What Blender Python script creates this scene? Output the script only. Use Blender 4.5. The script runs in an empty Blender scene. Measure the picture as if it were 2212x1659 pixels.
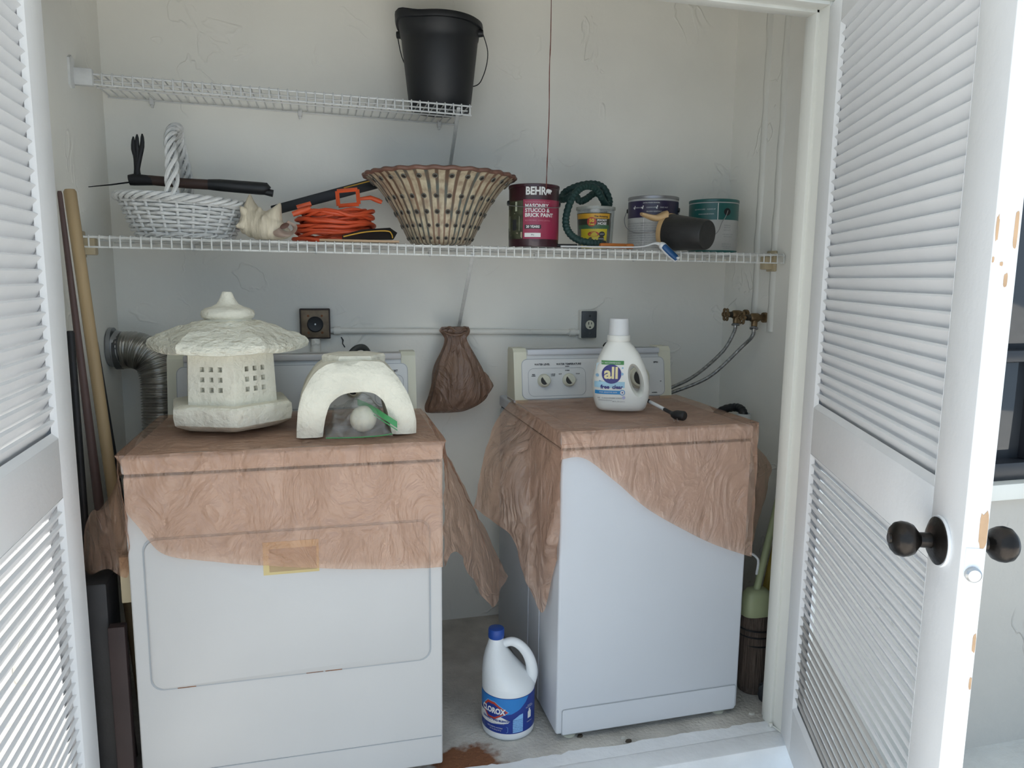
import bpy, bmesh, math, random
from mathutils import Vector, Matrix, noise
import numpy as np
random.seed(7)
PI = math.pi
R = math.radians
sc = bpy.context.scene
C = sc.collection

# ------------------------------------------------------------------ camera
W, H = 2212, 1659
CX, CY, CZ, YAW, PITCH, ROLL, F = -.1885, -2.6994, 1.3368, .2548, .1441, .0103, 1583.98
fw = Vector((math.sin(YAW)*math.cos(PITCH), math.cos(YAW)*math.cos(PITCH), -math.sin(PITCH)))
rt0 = Vector((math.cos(YAW), -math.sin(YAW), 0)); up0 = rt0.cross(fw)
rt = rt0*math.cos(ROLL)+up0*math.sin(ROLL); up = -rt0*math.sin(ROLL)+up0*math.cos(ROLL)
EYE = Vector((CX, CY, CZ))
cam = bpy.data.cameras.new('camera'); camo = bpy.data.objects.new('camera', cam); C.objects.link(camo)
cam.sensor_width = 36; cam.lens = F*36/W; cam.clip_start = .02
M = Matrix((rt, up, -fw)).transposed().to_4x4(); M.translation = EYE
camo.matrix_world = M
sc.camera = camo

def ray(px, py): return fw*F + rt*(px-W/2) - up*(py-H/2)
def ux(px, py, x): d = ray(px, py); return EYE + d*((x-EYE.x)/d.x)      # where that pixel's ray meets x = const
def uy(px, py, y): d = ray(px, py); return EYE + d*((y-EYE.y)/d.y)
def uz(px, py, z): d = ray(px, py); return EYE + d*((z-EYE.z)/d.z)

# ------------------------------------------------------------------ light
wd = bpy.data.worlds.new('sky'); sc.world = wd; wd.use_nodes = True
bg = wd.node_tree.nodes['Background']
bg.inputs['Color'].default_value = (.60, .79, 1.0, 1); bg.inputs['Strength'].default_value = .85
sun = bpy.data.lights.new('sun', 'SUN'); sun.energy = 9.0; sun.angle = R(.6); sun.color = (1, .96, .90)
suno = bpy.data.objects.new('sun', sun); C.objects.link(suno)
suno.rotation_euler = Vector((1.0, .02, -1.15)).to_track_quat('-Z', 'Y').to_euler()
sc.view_settings.view_transform = 'Standard'; sc.view_settings.look = 'None'
sc.view_settings.exposure = 0.50; sc.view_settings.gamma = 1.0; sc.view_settings.use_curve_mapping = False

# ------------------------------------------------------------------ materials
MATS = {}
def mat(name, col=(.8, .8, .8), rough=.5, metal=0, var=.06, vscale=8, bump=0, bscale=60, spec=.5, coat=0, stretch=None, bdist=.01):
    """procedural: base colour varied by noise, plus noise bump"""
    if name in MATS: return MATS[name]
    m = bpy.data.materials.new(name); m.use_nodes = True; MATS[name] = m
    nt = m.node_tree; b = nt.nodes['Principled BSDF']
    b.inputs['Roughness'].default_value = rough; b.inputs['Metallic'].default_value = metal
    b.inputs['Specular IOR Level'].default_value = spec; b.inputs['Coat Weight'].default_value = coat
    tc = nt.nodes.new('ShaderNodeTexCoord'); src = tc.outputs['Object']
    if stretch:
        mp = nt.nodes.new('ShaderNodeMapping'); mp.inputs['Scale'].default_value = stretch
        nt.links.new(src, mp.inputs['Vector']); src = mp.outputs['Vector']
    n = nt.nodes.new('ShaderNodeTexNoise'); n.inputs['Scale'].default_value = vscale; n.inputs['Detail'].default_value = 4
    nt.links.new(src, n.inputs['Vector'])
    cr = nt.nodes.new('ShaderNodeValToRGB'); c = Vector(col)
    cr.color_ramp.elements[0].position = .3; cr.color_ramp.elements[1].position = .7
    cr.color_ramp.elements[0].color = (*(c*(1-var)), 1); cr.color_ramp.elements[1].color = (*[min(1, x*(1+var)) for x in c], 1)
    nt.links.new(n.outputs['Fac'], cr.inputs['Fac']); nt.links.new(cr.outputs['Color'], b.inputs['Base Color'])
    if bump:
        n2 = nt.nodes.new('ShaderNodeTexNoise'); n2.inputs['Scale'].default_value = bscale; n2.inputs['Detail'].default_value = 5
        nt.links.new(src, n2.inputs['Vector'])
        bp = nt.nodes.new('ShaderNodeBump'); bp.inputs['Strength'].default_value = bump; bp.inputs['Distance'].default_value = bdist
        nt.links.new(n2.outputs['Fac'], bp.inputs['Height']); nt.links.new(bp.outputs['Normal'], b.inputs['Normal'])
    return m

def stucco(name, col, strokes=.5, scale=5):
    """painted trowelled plaster: fine grain plus sparse raised trowel strokes"""
    m = mat(name, col, .75, 0, .05, 2.2)
    nt = m.node_tree; b = nt.nodes['Principled BSDF']
    tc = nt.nodes.new('ShaderNodeTexCoord')
    n1 = nt.nodes.new('ShaderNodeTexNoise'); n1.inputs['Scale'].default_value = scale; n1.inputs['Detail'].default_value = 3; n1.inputs['Distortion'].default_value = .6
    nt.links.new(tc.outputs['Object'], n1.inputs['Vector'])
    r1 = nt.nodes.new('ShaderNodeValToRGB'); e = r1.color_ramp.elements
    e[0].position = .565; e[0].color = (0, 0, 0, 1); e[1].position = .60; e[1].color = (0, 0, 0, 1)
    k = e.new(.58); k.color = (1, 1, 1, 1)
    nt.links.new(n1.outputs['Fac'], r1.inputs['Fac'])
    n2 = nt.nodes.new('ShaderNodeTexNoise'); n2.inputs['Scale'].default_value = 3.1
    nt.links.new(tc.outputs['Object'], n2.inputs['Vector'])
    r2 = nt.nodes.new('ShaderNodeValToRGB'); r2.color_ramp.elements[0].position = .5; r2.color_ramp.elements[1].position = .62
    nt.links.new(n2.outputs['Fac'], r2.inputs['Fac'])
    mu = nt.nodes.new('ShaderNodeMath'); mu.operation = 'MULTIPLY'
    nt.links.new(r1.outputs['Color'], mu.inputs[0]); nt.links.new(r2.outputs['Color'], mu.inputs[1])
    n3 = nt.nodes.new('ShaderNodeTexNoise'); n3.inputs['Scale'].default_value = 42; n3.inputs['Detail'].default_value = 6
    nt.links.new(tc.outputs['Object'], n3.inputs['Vector'])
    ad = nt.nodes.new('ShaderNodeMath'); ad.operation = 'MULTIPLY_ADD'; ad.inputs[1].default_value = .28
    nt.links.new(n3.outputs['Fac'], ad.inputs[0]); nt.links.new(mu.outputs[0], ad.inputs[2])
    bp = nt.nodes.new('ShaderNodeBump'); bp.inputs['Strength'].default_value = strokes; bp.inputs['Distance'].default_value = .006
    nt.links.new(ad.outputs[0], bp.inputs['Height']); nt.links.new(bp.outputs['Normal'], b.inputs['Normal'])
    return m

def film(name, tint, body, fac, rough=.22, wrinkle=.6, wscale=14):
    """thin plastic film: part see-through, part its own body colour, glossy with wrinkles"""
    m = bpy.data.materials.new(name); m.use_nodes = True; MATS[name] = m
    nt = m.node_tree; b = nt.nodes['Principled BSDF']; out = nt.nodes['Material Output']
    b.inputs['Base Color'].default_value = (*body, 1); b.inputs['Roughness'].default_value = rough; b.inputs['Specular IOR Level'].default_value = .6
    tr = nt.nodes.new('ShaderNodeBsdfTransparent'); tr.inputs['Color'].default_value = (*tint, 1)
    mx = nt.nodes.new('ShaderNodeMixShader')
    tc = nt.nodes.new('ShaderNodeTexCoord')
    mp = nt.nodes.new('ShaderNodeMapping'); mp.inputs['Rotation'].default_value = (.3, .5, .2); mp.inputs['Scale'].default_value = (1, 1.2, .55)
    nt.links.new(tc.outputs['Object'], mp.inputs['Vector'])
    n = nt.nodes.new('ShaderNodeTexNoise'); n.inputs['Scale'].default_value = wscale; n.inputs['Detail'].default_value = 6; n.inputs['Distortion'].default_value = 1.6
    nt.links.new(mp.outputs['Vector'], n.inputs['Vector'])
    rg = nt.nodes.new('ShaderNodeMath'); rg.operation = 'SUBTRACT'; rg.inputs[1].default_value = .5; nt.links.new(n.outputs['Fac'], rg.inputs[0])
    ab = nt.nodes.new('ShaderNodeMath'); ab.operation = 'ABSOLUTE'; nt.links.new(rg.outputs[0], ab.inputs[0])
    bp = nt.nodes.new('ShaderNodeBump'); bp.inputs['Strength'].default_value = wrinkle; bp.inputs['Distance'].default_value = .05; bp.invert = True
    nt.links.new(ab.outputs[0], bp.inputs['Height']); nt.links.new(bp.outputs['Normal'], b.inputs['Normal'])
    ma = nt.nodes.new('ShaderNodeMapRange'); ma.inputs['From Min'].default_value = .3; ma.inputs['From Max'].default_value = .7; ma.inputs['To Min'].default_value = fac-.1; ma.inputs['To Max'].default_value = fac+.1
    nt.links.new(n.outputs['Fac'], ma.inputs['Value']); nt.links.new(ma.outputs['Result'], mx.inputs['Fac'])
    b.inputs['Specular IOR Level'].default_value = 0
    nt.links.new(tr.outputs[0], mx.inputs[1]); nt.links.new(b.outputs[0], mx.inputs[2])
    gl = nt.nodes.new('ShaderNodeBsdfGlossy'); gl.inputs['Roughness'].default_value = rough; nt.links.new(bp.outputs['Normal'], gl.inputs['Normal'])
    lw = nt.nodes.new('ShaderNodeLayerWeight'); lw.inputs['Blend'].default_value = .5; nt.links.new(bp.outputs['Normal'], lw.inputs['Normal'])
    pw = nt.nodes.new('ShaderNodeMath'); pw.operation = 'POWER'; pw.inputs[1].default_value = 3.0; nt.links.new(lw.outputs['Facing'], pw.inputs[0])
    fr = nt.nodes.new('ShaderNodeMath'); fr.operation = 'MULTIPLY_ADD'; fr.inputs[1].default_value = .38; fr.inputs[2].default_value = .055; nt.links.new(pw.outputs[0], fr.inputs[0])
    m2 = nt.nodes.new('ShaderNodeMixShader'); nt.links.new(fr.outputs[0], m2.inputs['Fac']); nt.links.new(mx.outputs[0], m2.inputs[1]); nt.links.new(gl.outputs[0], m2.inputs[2])
    nt.links.new(m2.outputs[0], out.inputs['Surface'])
    return m

# ------------------------------------------------------------------ mesh helpers
def bm_new(): return bmesh.new()
def box(bm, x0, x1, y0, y1, z0, z1, bev=0, seg=2):
    t = bmesh.new(); bmesh.ops.create_cube(t, size=1)
    for v in t.verts:
        v.co = Vector(((x0+x1)/2+v.co.x*(x1-x0), (y0+y1)/2+v.co.y*(y1-y0), (z0+z1)/2+v.co.z*(z1-z0)))
    if bev: bmesh.ops.bevel(t, geom=list(t.edges), offset=bev, segments=seg, profile=.5, affect='EDGES')
    merge(bm, t); return bm
def merge(bm, t, mtx=None):
    if mtx is not None: bmesh.ops.transform(t, matrix=mtx, verts=t.verts)
    vm = [bm.verts.new(v.co) for v in t.verts]
    t.verts.index_update()
    for f in t.faces:
        try: bm.faces.new([vm[v.index] for v in f.verts])
        except ValueError: pass
    t.free()
def poly(bm, pts):
    return bm.faces.new([bm.verts.new(p) for p in pts])
def prism(bm, pts2, fn0, fn1):
    """two capped polygons joined by walls; fn maps a 2-D point to 3-D"""
    a = [bm.verts.new(fn0(p)) for p in pts2]; b = [bm.verts.new(fn1(p)) for p in pts2]; n = len(a)
    bm.faces.new(a[::-1]); bm.faces.new(b)
    for i in range(n): bm.faces.new((a[i], a[(i+1) % n], b[(i+1) % n], b[i]))
def tube(bm, pts, r, n=8, closed=False, flat=None):
    """round tube along a path; r a number or a list; flat=(a,b) squashes the section"""
    pts = [Vector(p) for p in pts]; m = len(pts); rings = []
    if not isinstance(r, (list, tuple)): r = [r]*m
    prev = None
    for i in range(m):
        if closed: t = pts[(i+1) % m]-pts[i-1]
        else: t = pts[min(i+1, m-1)]-pts[max(i-1, 0)]
        t.normalize()
        if prev is None:
            a = Vector((0, 0, 1)) if abs(t.z) < .9 else Vector((1, 0, 0))
            u = t.cross(a).normalized()
        else:
            u = (prev - t*prev.dot(t))
            if u.length < 1e-6: u = t.orthogonal()
            u.normalize()
        prev = u; w = t.cross(u)
        fa, fb = flat or (1, 1)
        rings.append([bm.verts.new(pts[i]+(u*math.cos(2*PI*k/n)*fa+w*math.sin(2*PI*k/n)*fb)*r[i]) for k in range(n)])
    for i in range(m if closed else m-1):
        A, B = rings[i], rings[(i+1) % m]
        for k in range(n): bm.faces.new((A[k], A[(k+1) % n], B[(k+1) % n], B[k]))
    if not closed:
        bm.faces.new(rings[0][::-1]); bm.faces.new(rings[-1])
    return bm
def lathe(bm, prof, c=(0, 0, 0), n=32, fn=None, a0=0, a1=2*PI, mtx=None):
    """profile of (r, z); fn(angle, r, z) may return another (r, z)"""
    full = abs(a1-a0-2*PI) < 1e-6; k = n if full else n+1
    c = Vector(c); rows = []
    for r, z in prof:
        row = []
        for i in range(k):
            a = a0+(a1-a0)*i/n
            rr, zz = fn(a, r, z) if fn else (r, z)
            p = Vector((rr*math.cos(a), rr*math.sin(a), zz))
            if mtx is not None: p = mtx @ p
            row.append(bm.verts.new(c+p))
        rows.append(row)
    for j in range(len(rows)-1):
        A, B = rows[j], rows[j+1]
        for i in range(n):
            q = (A[i], A[(i+1) % k], B[(i+1) % k], B[i])
            try: bm.faces.new(q)
            except ValueError: pass
    if full:
        if prof[0][0] > 1e-5: bm.faces.new(rows[0][::-1])
        if prof[-1][0] > 1e-5: bm.faces.new(rows[-1])
    bmesh.ops.remove_doubles(bm, verts=bm.verts, dist=1e-6)
    return bm
def cyl(bm, p0, p1, r0, r1=None, n=24):
    return tube(bm, [p0, p1], [r0, r0 if r1 is None else r1], n)
def loft(bm, rings, cap=True, closed=True):
    vs = [[bm.verts.new(p) for p in r] for r in rings]; n = len(vs[0])
    for j in range(len(vs)-1):
        for i in range(n if closed else n-1):
            bm.faces.new((vs[j][i], vs[j][(i+1) % n], vs[j+1][(i+1) % n], vs[j+1][i]))
    if cap and closed: bm.faces.new(vs[0][::-1]); bm.faces.new(vs[-1])
    return bm
def cr(p, t):
    """Catmull-Rom through a list of vectors, t in 0..1"""
    p = [Vector(q) for q in p]; n = len(p)-1
    x = min(max(t, 0), 1)*n; i = min(int(x), n-1); f = x-i
    a, b, c, d = p[max(i-1, 0)], p[i], p[i+1], p[min(i+2, n)]
    return .5*((2*b)+(c-a)*f+(2*a-5*b+4*c-d)*f*f+(3*b-3*c+d-a)*f**3)
def spline(p, n): return [cr(p, i/(n-1)) for i in range(n)]
def lin(p, t):
    n = len(p)-1; x = min(max(t, 0), 1)*n; i = min(int(x), n-1); f = x-i
    return p[i]*(1-f)+p[i+1]*f
def interp(xs, ys, x):
    return float(np.interp(x, xs, ys))

ROOT = {}
def finish(bm, name, m, smooth=40):
    bmesh.ops.recalc_face_normals(bm, faces=bm.faces)
    me = bpy.data.meshes.new(name); bm.to_mesh(me); bm.free()
    ms = m if isinstance(m, (list, tuple)) else [m]
    for x in ms: me.materials.append(x)
    if smooth:
        me.shade_smooth(); me.set_sharp_from_angle(angle=R(smooth))
    return me
def obj(name, bm, m, parent=None, smooth=40, world=True, label=None):
    """links a bmesh as one mesh object; world=True: its vertices are world positions"""
    me = finish(bm, name, m, smooth)
    o = bpy.data.objects.new(name, me); C.objects.link(o)
    if parent is not None:
        if world: me.transform(Matrix.Translation(-ROOT[parent.name]))
        o.parent = parent; ROOT[o.name] = ROOT[parent.name]
    else:
        ROOT[o.name] = Vector((0, 0, 0))
    if label: o['label'] = label
    return o
def share(name, me, parent, loc=(0, 0, 0), rot=(0, 0, 0), scale=(1, 1, 1)):
    o = bpy.data.objects.new(name, me); C.objects.link(o); o.parent = parent
    o.location = loc; o.rotation_euler = rot; o.scale = scale
    return o
def thing(name, label, cat, loc=(0, 0, 0), rz=0, group=None, kind=None):
    o = bpy.data.objects.new(name, None); C.objects.link(o); o.empty_display_size = .05
    o.location = loc; o.rotation_euler = (0, 0, rz); ROOT[o.name] = Vector(loc)
    return tag(o, label, cat, group, kind)
def tag(o, label, cat, group=None, kind=None):
    o['label'] = label; o['category'] = cat
    if group: o['group'] = group
    if kind: o['kind'] = kind
    return o
def center(o):
    """moves the origin of a one-mesh thing to the middle of its base"""
    me = o.data; n = len(me.vertices); a = np.empty(n*3); me.vertices.foreach_get('co', a); a = a.reshape(-1, 3)
    c = Vector(((a[:, 0].min()+a[:, 0].max())/2, (a[:, 1].min()+a[:, 1].max())/2, a[:, 2].min()))
    me.transform(Matrix.Translation(-c)); o.location = o.location + c; return o
def boolean(o, cutter_bm):
    cm = bpy.data.meshes.new('cut'); bmesh.ops.recalc_face_normals(cutter_bm, faces=cutter_bm.faces); cutter_bm.to_mesh(cm); cutter_bm.free()
    co = bpy.data.objects.new('cut', cm); C.objects.link(co); co.matrix_world = o.matrix_world.copy()
    if o.parent: co.parent = o.parent; co.location = o.location
    md = o.modifiers.new('b', 'BOOLEAN'); md.object = co; md.operation = 'DIFFERENCE'; md.solver = 'EXACT'
    bpy.context.view_layer.update()
    dg = bpy.context.evaluated_depsgraph_get(); me = bpy.data.meshes.new_from_object(o.evaluated_get(dg))
    o.modifiers.clear(); o.data = me
    bpy.data.objects.remove(co); bpy.data.meshes.remove(cm)
    me.shade_smooth(); me.set_sharp_from_angle(angle=R(40))

TXT = {}
def text2d(s, size, bold=0, sx=1):
    key = (s, size, bold, sx)
    if key not in TXT:
        cu = bpy.data.curves.new('t', 'FONT'); cu.body = s; cu.size = size; cu.align_x = 'CENTER'; cu.align_y = 'CENTER'
        cu.offset = bold; cu.resolution_u = 3
        o = bpy.data.objects.new('t', cu); C.objects.link(o); bpy.context.view_layer.update()
        dg = bpy.context.evaluated_depsgraph_get(); me = bpy.data.meshes.new_from_object(o.evaluated_get(dg))
        TXT[key] = ([(v.co.x*sx, v.co.y) for v in me.vertices], [tuple(p.vertices) for p in me.polygons])
        bpy.data.objects.remove(o); bpy.data.curves.remove(cu); bpy.data.meshes.remove(me)
    return TXT[key]
def write(bm, s, size, fn, x=0, y=0, bold=0, sx=1, slant=0, left=False):
    vs, fs = text2d(s, size, bold, sx)
    if left: x -= min(a for a, b in vs)
    v = [bm.verts.new(fn(x+a+slant*b, y+b)) for a, b in vs]
    for f in fs:
        try: bm.faces.new([v[i] for i in f])
        except ValueError: pass
def patch(bm, x0, x1, y0, y1, fn, nx=12, ny=1, round_=0):
    """rectangle on a mapped surface"""
    g = [[bm.verts.new(fn(x0+(x1-x0)*i/nx, y0+(y1-y0)*j/ny)) for i in range(nx+1)] for j in range(ny+1)]
    for j in range(ny):
        for i in range(nx): bm.faces.new((g[j][i], g[j][i+1], g[j+1][i+1], g[j+1][i]))
def shape(bm, pts, fn):
    bm.faces.new([bm.verts.new(fn(*p)) for p in pts])
def disc(bm, cx, cy, r, fn, n=28, ry=None):
    shape(bm, [(cx+r*math.cos(2*PI*i/n), cy+(ry or r)*math.sin(2*PI*i/n)) for i in range(n)], fn)
def cylmap(c, rad, phi, lift=.0006, z0=0, taper=0):
    """flat (x, y) onto an upright cylinder whose label faces direction phi"""
    d = Vector((math.cos(phi), math.sin(phi), 0)); e = Vector((-d.y, d.x, 0)); c = Vector(c)
    def fn(x, y):
        r = rad+taper*y
        a = x/rad; return c + (d*math.cos(a)+e*math.sin(a))*(r+lift) + Vector((0, 0, z0+y))
    return fn
def planemap(o, ex, ey):
    o = Vector(o); ex = Vector(ex); ey = Vector(ey)
    return lambda x, y: o+ex*x+ey*y
def rrect(x0, x1, y0, y1, r, n=5):
    out = []
    for cx, cy, a in ((x1-r, y1-r, 0), (x0+r, y1-r, 90), (x0+r, y0+r, 180), (x1-r, y0+r, 270)):
        for i in range(n+1):
            t = R(a+90*i/n); out.append((cx+r*math.cos(t), cy+r*math.sin(t)))
    return out
def outline(bm, pts, w, fn):
    """a closed line of width w on a mapped surface"""
    n = len(pts); A = []; B = []
    for i in range(n):
        p = Vector(pts[i]); t = Vector(pts[(i+1) % n])-Vector(pts[i-1]); t.normalize(); q = Vector((-t.y, t.x))*w/2
        A.append(bm.verts.new(fn(*(p+q)))); B.append(bm.verts.new(fn(*(p-q))))
    for i in range(n): bm.faces.new((A[i], A[(i+1) % n], B[(i+1) % n], B[i]))
def toward_cam(x, y): return math.atan2(CY-y, CX-x)
def nz(p, s=1.0): return noise.noise(Vector(p)*s)
def rough_up(bm, amp, s, zs=1):
    bm.normal_update()
    d = {v: nz((v.co.x, v.co.y, v.co.z*zs), s)+.5*nz((v.co.x+3, v.co.y, v.co.z*zs), s*2.3) for v in bm.verts}
    for v in bm.verts: v.co += v.normal*amp*d[v]
def drape(bm, cols, nu, nv, amp=0, s=12, seed=0):
    """sheet through columns of control points"""
    cc = [spline(c, nv) if len(c) > 2 else [lin([Vector(q) for q in c], j/(nv-1)) for j in range(nv)] for c in cols]
    g = [[cr([c[j] for c in cc], i/(nu-1)) for j in range(nv)] for i in range(nu)]
    V = [[None]*nv for _ in range(nu)]
    for i in range(nu):
        for j in range(nv):
            p = g[i][j]
            a = g[min(i+1, nu-1)][j]-g[max(i-1, 0)][j]; b = g[i][min(j+1, nv-1)]-g[i][max(j-1, 0)]
            n = a.cross(b)
            if n.length > 1e-9: n.normalize()
            w = min(1, j/3)
            V[i][j] = bm.verts.new(p+n*amp*w*(noise.noise(p*s+Vector((seed, 0, 0)))+.5*noise.noise(p*s*2.2+Vector((0, seed, 0)))))
    for i in range(nu-1):
        for j in range(nv-1): bm.faces.new((V[i][j], V[i+1][j], V[i+1][j+1], V[i][j+1]))

def lettering(parent, m, fn, rows, world=True):
    """one part per line of print: (text, size, x, y, options)"""
    for r in rows:
        bm = bm_new(); write(bm, r[0], r[1], fn, r[2], r[3], **(r[4] if len(r) > 4 else {})); obj('lettering', bm, m, parent, 0, world)
def fine_print(parent, m, fn, rows, world=True):
    """print too small to read: lines of tiny type joined as one part"""
    bm = bm_new()
    for r in rows: write(bm, r[0], r[1], fn, r[2], r[3], **(r[4] if len(r) > 4 else {}))
    o = obj('fine_print', bm, m, parent, 0, world); o['kind'] = 'stuff'; return o
# ------------------------------------------------------------------ the place itself
XL, XR, ZC = -.845, 1.405, 2.44
m_wall = stucco('wall_paint', (.905, .885, .815), .5)
m_ext = stucco('exterior_stucco', (.57, .53, .475), .9, 4)
m_trim = mat('trim_paint', (.80, .79, .73), .45, 0, .04, 10, .12, 40, stretch=(1, 1, .12))
m_door = mat('door_paint', (.845, .845, .85), .38, 0, .03, 6, .08, 55)
m_doorw = mat('door_paint_weathered', (.62, .60, .57), .6, 0, .30, 26, .5, 40, stretch=(.08, 1, 1))
m_sill = mat('sill_paint', (.90, .91, .92), .5, 0, .05, 9, .35, 30)
m_soffit = mat('soffit_paint', (.78, .78, .74), .7, 0, .04)

def struct(name, bm, m, label, cat, smooth=30):
    o = obj(name, bm, m, None, smooth); return tag(o, label, cat, None, 'structure')

# closet floor: bare concrete with a rust stain
m_conc = mat('concrete', (.58, .55, .50), .85, 0, .22, 7, .5, 90)
nt = m_conc.node_tree; pb = nt.nodes['Principled BSDF']
base = pb.inputs['Base Color'].links[0].from_socket
tc = nt.nodes.new('ShaderNodeTexCoord')
def blot(cx, cy, rx, ry, lo, hi, rough_):
    mp = nt.nodes.new('ShaderNodeMapping'); mp.inputs['Location'].default_value = (-cx/rx, -cy/ry, 0); mp.inputs['Scale'].default_value = (1/rx, 1/ry, 0)
    nt.links.new(tc.outputs['Object'], mp.inputs['Vector'])
    ln = nt.nodes.new('ShaderNodeVectorMath'); ln.operation = 'LENGTH'; nt.links.new(mp.outputs['Vector'], ln.inputs[0])
    nn = nt.nodes.new('ShaderNodeTexNoise'); nn.inputs['Scale'].default_value = 26; nn.inputs['Detail'].default_value = 8; nt.links.new(tc.outputs['Object'], nn.inputs['Vector'])
    ad = nt.nodes.new('ShaderNodeMath'); ad.operation = 'MULTIPLY_ADD'; ad.inputs[1].default_value = rough_; nt.links.new(nn.outputs['Fac'], ad.inputs[0]); nt.links.new(ln.outputs['Value'], ad.inputs[2])
    mr = nt.nodes.new('ShaderNodeMapRange'); mr.inputs['From Min'].default_value = lo; mr.inputs['From Max'].default_value = hi; mr.inputs['To Min'].default_value = 1; mr.inputs['To Max'].default_value = 0
    nt.links.new(ad.outputs[0], mr.inputs['Value']); return mr.outputs['Result']
f1 = blot(.165, -.865, .12, .09, 1.25, 1.55, 1.1)
mxn = nt.nodes.new('ShaderNodeMix'); mxn.data_type = 'RGBA'; nt.links.new(f1, mxn.inputs['Factor'])
nt.links.new(base, mxn.inputs['A']); mxn.inputs['B'].default_value = (.22, .09, .04, 1)
nt.links.new(mxn.outputs['Result'], pb.inputs['Base Color'])
bm = bm_new(); box(bm, XL-.1, XR+.1, -.93, .1, -.2, 0); struct('floor', bm, m_conc, 'bare stained concrete floor of the laundry closet', 'floor')
bm = bm_new(); box(bm, XL-.1, XR+.1, 0, .1, -.2, ZC+.1); struct('wall_back', bm, m_wall, 'white trowelled plaster wall behind the washer and dryer', 'wall')
bm = bm_new(); box(bm, XL-.1, XL, -.95, .1, -.2, ZC+.1); struct('wall_left', bm, m_wall, 'white plaster side wall beside the dryer', 'wall')
bm = bm_new(); box(bm, XR, XR+.1, -.90, .1, -.2, ZC+.1); struct('wall_right', bm, m_wall, 'white plaster side wall with the water valves', 'wall')
bm = bm_new(); box(bm, XL-.1, XR+.1, -.95, .1, ZC, ZC+.1); struct('ceiling', bm, m_wall, 'white closet ceiling above the shelves', 'ceiling')
WX0, WX1, WZ0, WZ1 = 1.50, 2.55, .735, 1.95
bm = bm_new()
box(bm, -3.2, -.775, -.955, -.86, -.2, 2.95); box(bm, -.775, 1.135, -.955, -.86, 2.06, 2.95)
box(bm, 1.135, WX0, -.955, -.86, -.2, 2.95); box(bm, WX1, 4.2, -.955, -.86, -.2, 2.95)
box(bm, WX0, WX1, -.955, -.86, -.2, WZ0); box(bm, WX0, WX1, -.955, -.86, WZ1, 2.95)
struct('wall_front', bm, m_ext, 'grey beige stucco outside wall around the closet opening', 'wall')
bm = bm_new(); box(bm, -7, 7, -8, -.955, -.26, -.165)
struct('patio', bm, mat('patio_concrete', (.62, .61, .58), .85, 0, .12, 5, .4, 70), 'pale concrete patio in front of the closet', 'floor')
bm = bm_new(); box(bm, -1.14, 4.2, -2.45, -.955, 2.47, 2.6)  # unseen roof, its extent shaped to keep the sun off closet and door
struct('shading_soffit', bm, m_soffit, 'white porch ceiling over the closet door', 'ceiling')
# painted threshold with a ragged paint edge
bm = bm_new(); box(bm, -.8, 1.25, -1.008, -.93, -.2, .001, .006)
n = 150; ra = [];
for i in range(n+1):
    x = -.79+2.0*i/n; ra.append((x, -.889+.012*nz((x*9, 2, 0))+.007*nz((x*40, 5, 0))))
for i in range(n):
    a, b = ra[i], ra[i+1]
    poly(bm, [(a[0], -.94, .0016), (b[0], -.94, .0016), (b[0], b[1], .0016), (a[0], a[1], .0016)])
struct('trim_1', bm, m_sill, 'white painted threshold step with ragged paint edge', 'trim')
# jambs and head
def jamb(xi, s):
    bm = bm_new()
    box(bm, min(xi, xi+s*.034), max(xi, xi+s*.034), -.955, -.855, -.0, 2.06, .002)
    box(bm, min(xi-s*.010, xi+s*.004), max(xi-s*.010, xi+s*.004), -.915, -.875, .0, 2.045, .002)
    box(bm, min(xi+s*.012, xi+s*.075), max(xi+s*.012, xi+s*.075), -.972, -.950, -.15, 2.10, .003)
    return bm
struct('trim_2', jamb(1.104, 1), m_trim, 'cream painted door jamb beside the broom', 'trim')
struct('trim_3', jamb(-.757, -1), m_trim, 'cream painted door jamb beside the leaning poles', 'trim')
bm = bm_new(); box(bm, -.757, 1.104, -.955, -.855, 2.042, 2.075, .002); box(bm, -.757, 1.104, -.915, -.875, 2.034, 2.046, .002); box(bm, -.80, 1.18, -.972, -.95, 2.05, 2.12, .003)
struct('trim_4', bm, m_trim, 'cream painted head jamb over the closet opening', 'trim')
# plastered pipe chases on the right wall
def ridge(y, w, z0, z1, h, seed):
    bm = bm_new(); rows = []
    k = 60
    for i in range(k+1):
        z = z0+(z1-z0)*i/k; a = nz((seed, z*5, 0)); b = nz((seed+9, z*14, 0))
        yy = y+.006*a; ww = w*(1+.25*b); hh = h*(1+.3*b)
        rows.append([Vector((XR+.004, yy-ww/2, z)), Vector((XR-hh*.8, yy-ww*.33, z)), Vector((XR-hh, yy, z)), Vector((XR-hh*.8, yy+ww*.33, z)), Vector((XR+.004, yy+ww/2, z))])
    loft(bm, rows, closed=False); return bm
struct('trim_5', ridge(-.222, .034, 1.16, 2.40, .009, 1), m_trim, 'rough plastered pipe strip running down to the far valve', 'trim', 60)
struct('trim_6', ridge(-.330, .036, 1.15, 2.38, .009, 4), m_trim, 'rough plastered pipe strip running down to the near valve', 'trim', 60)

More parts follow.
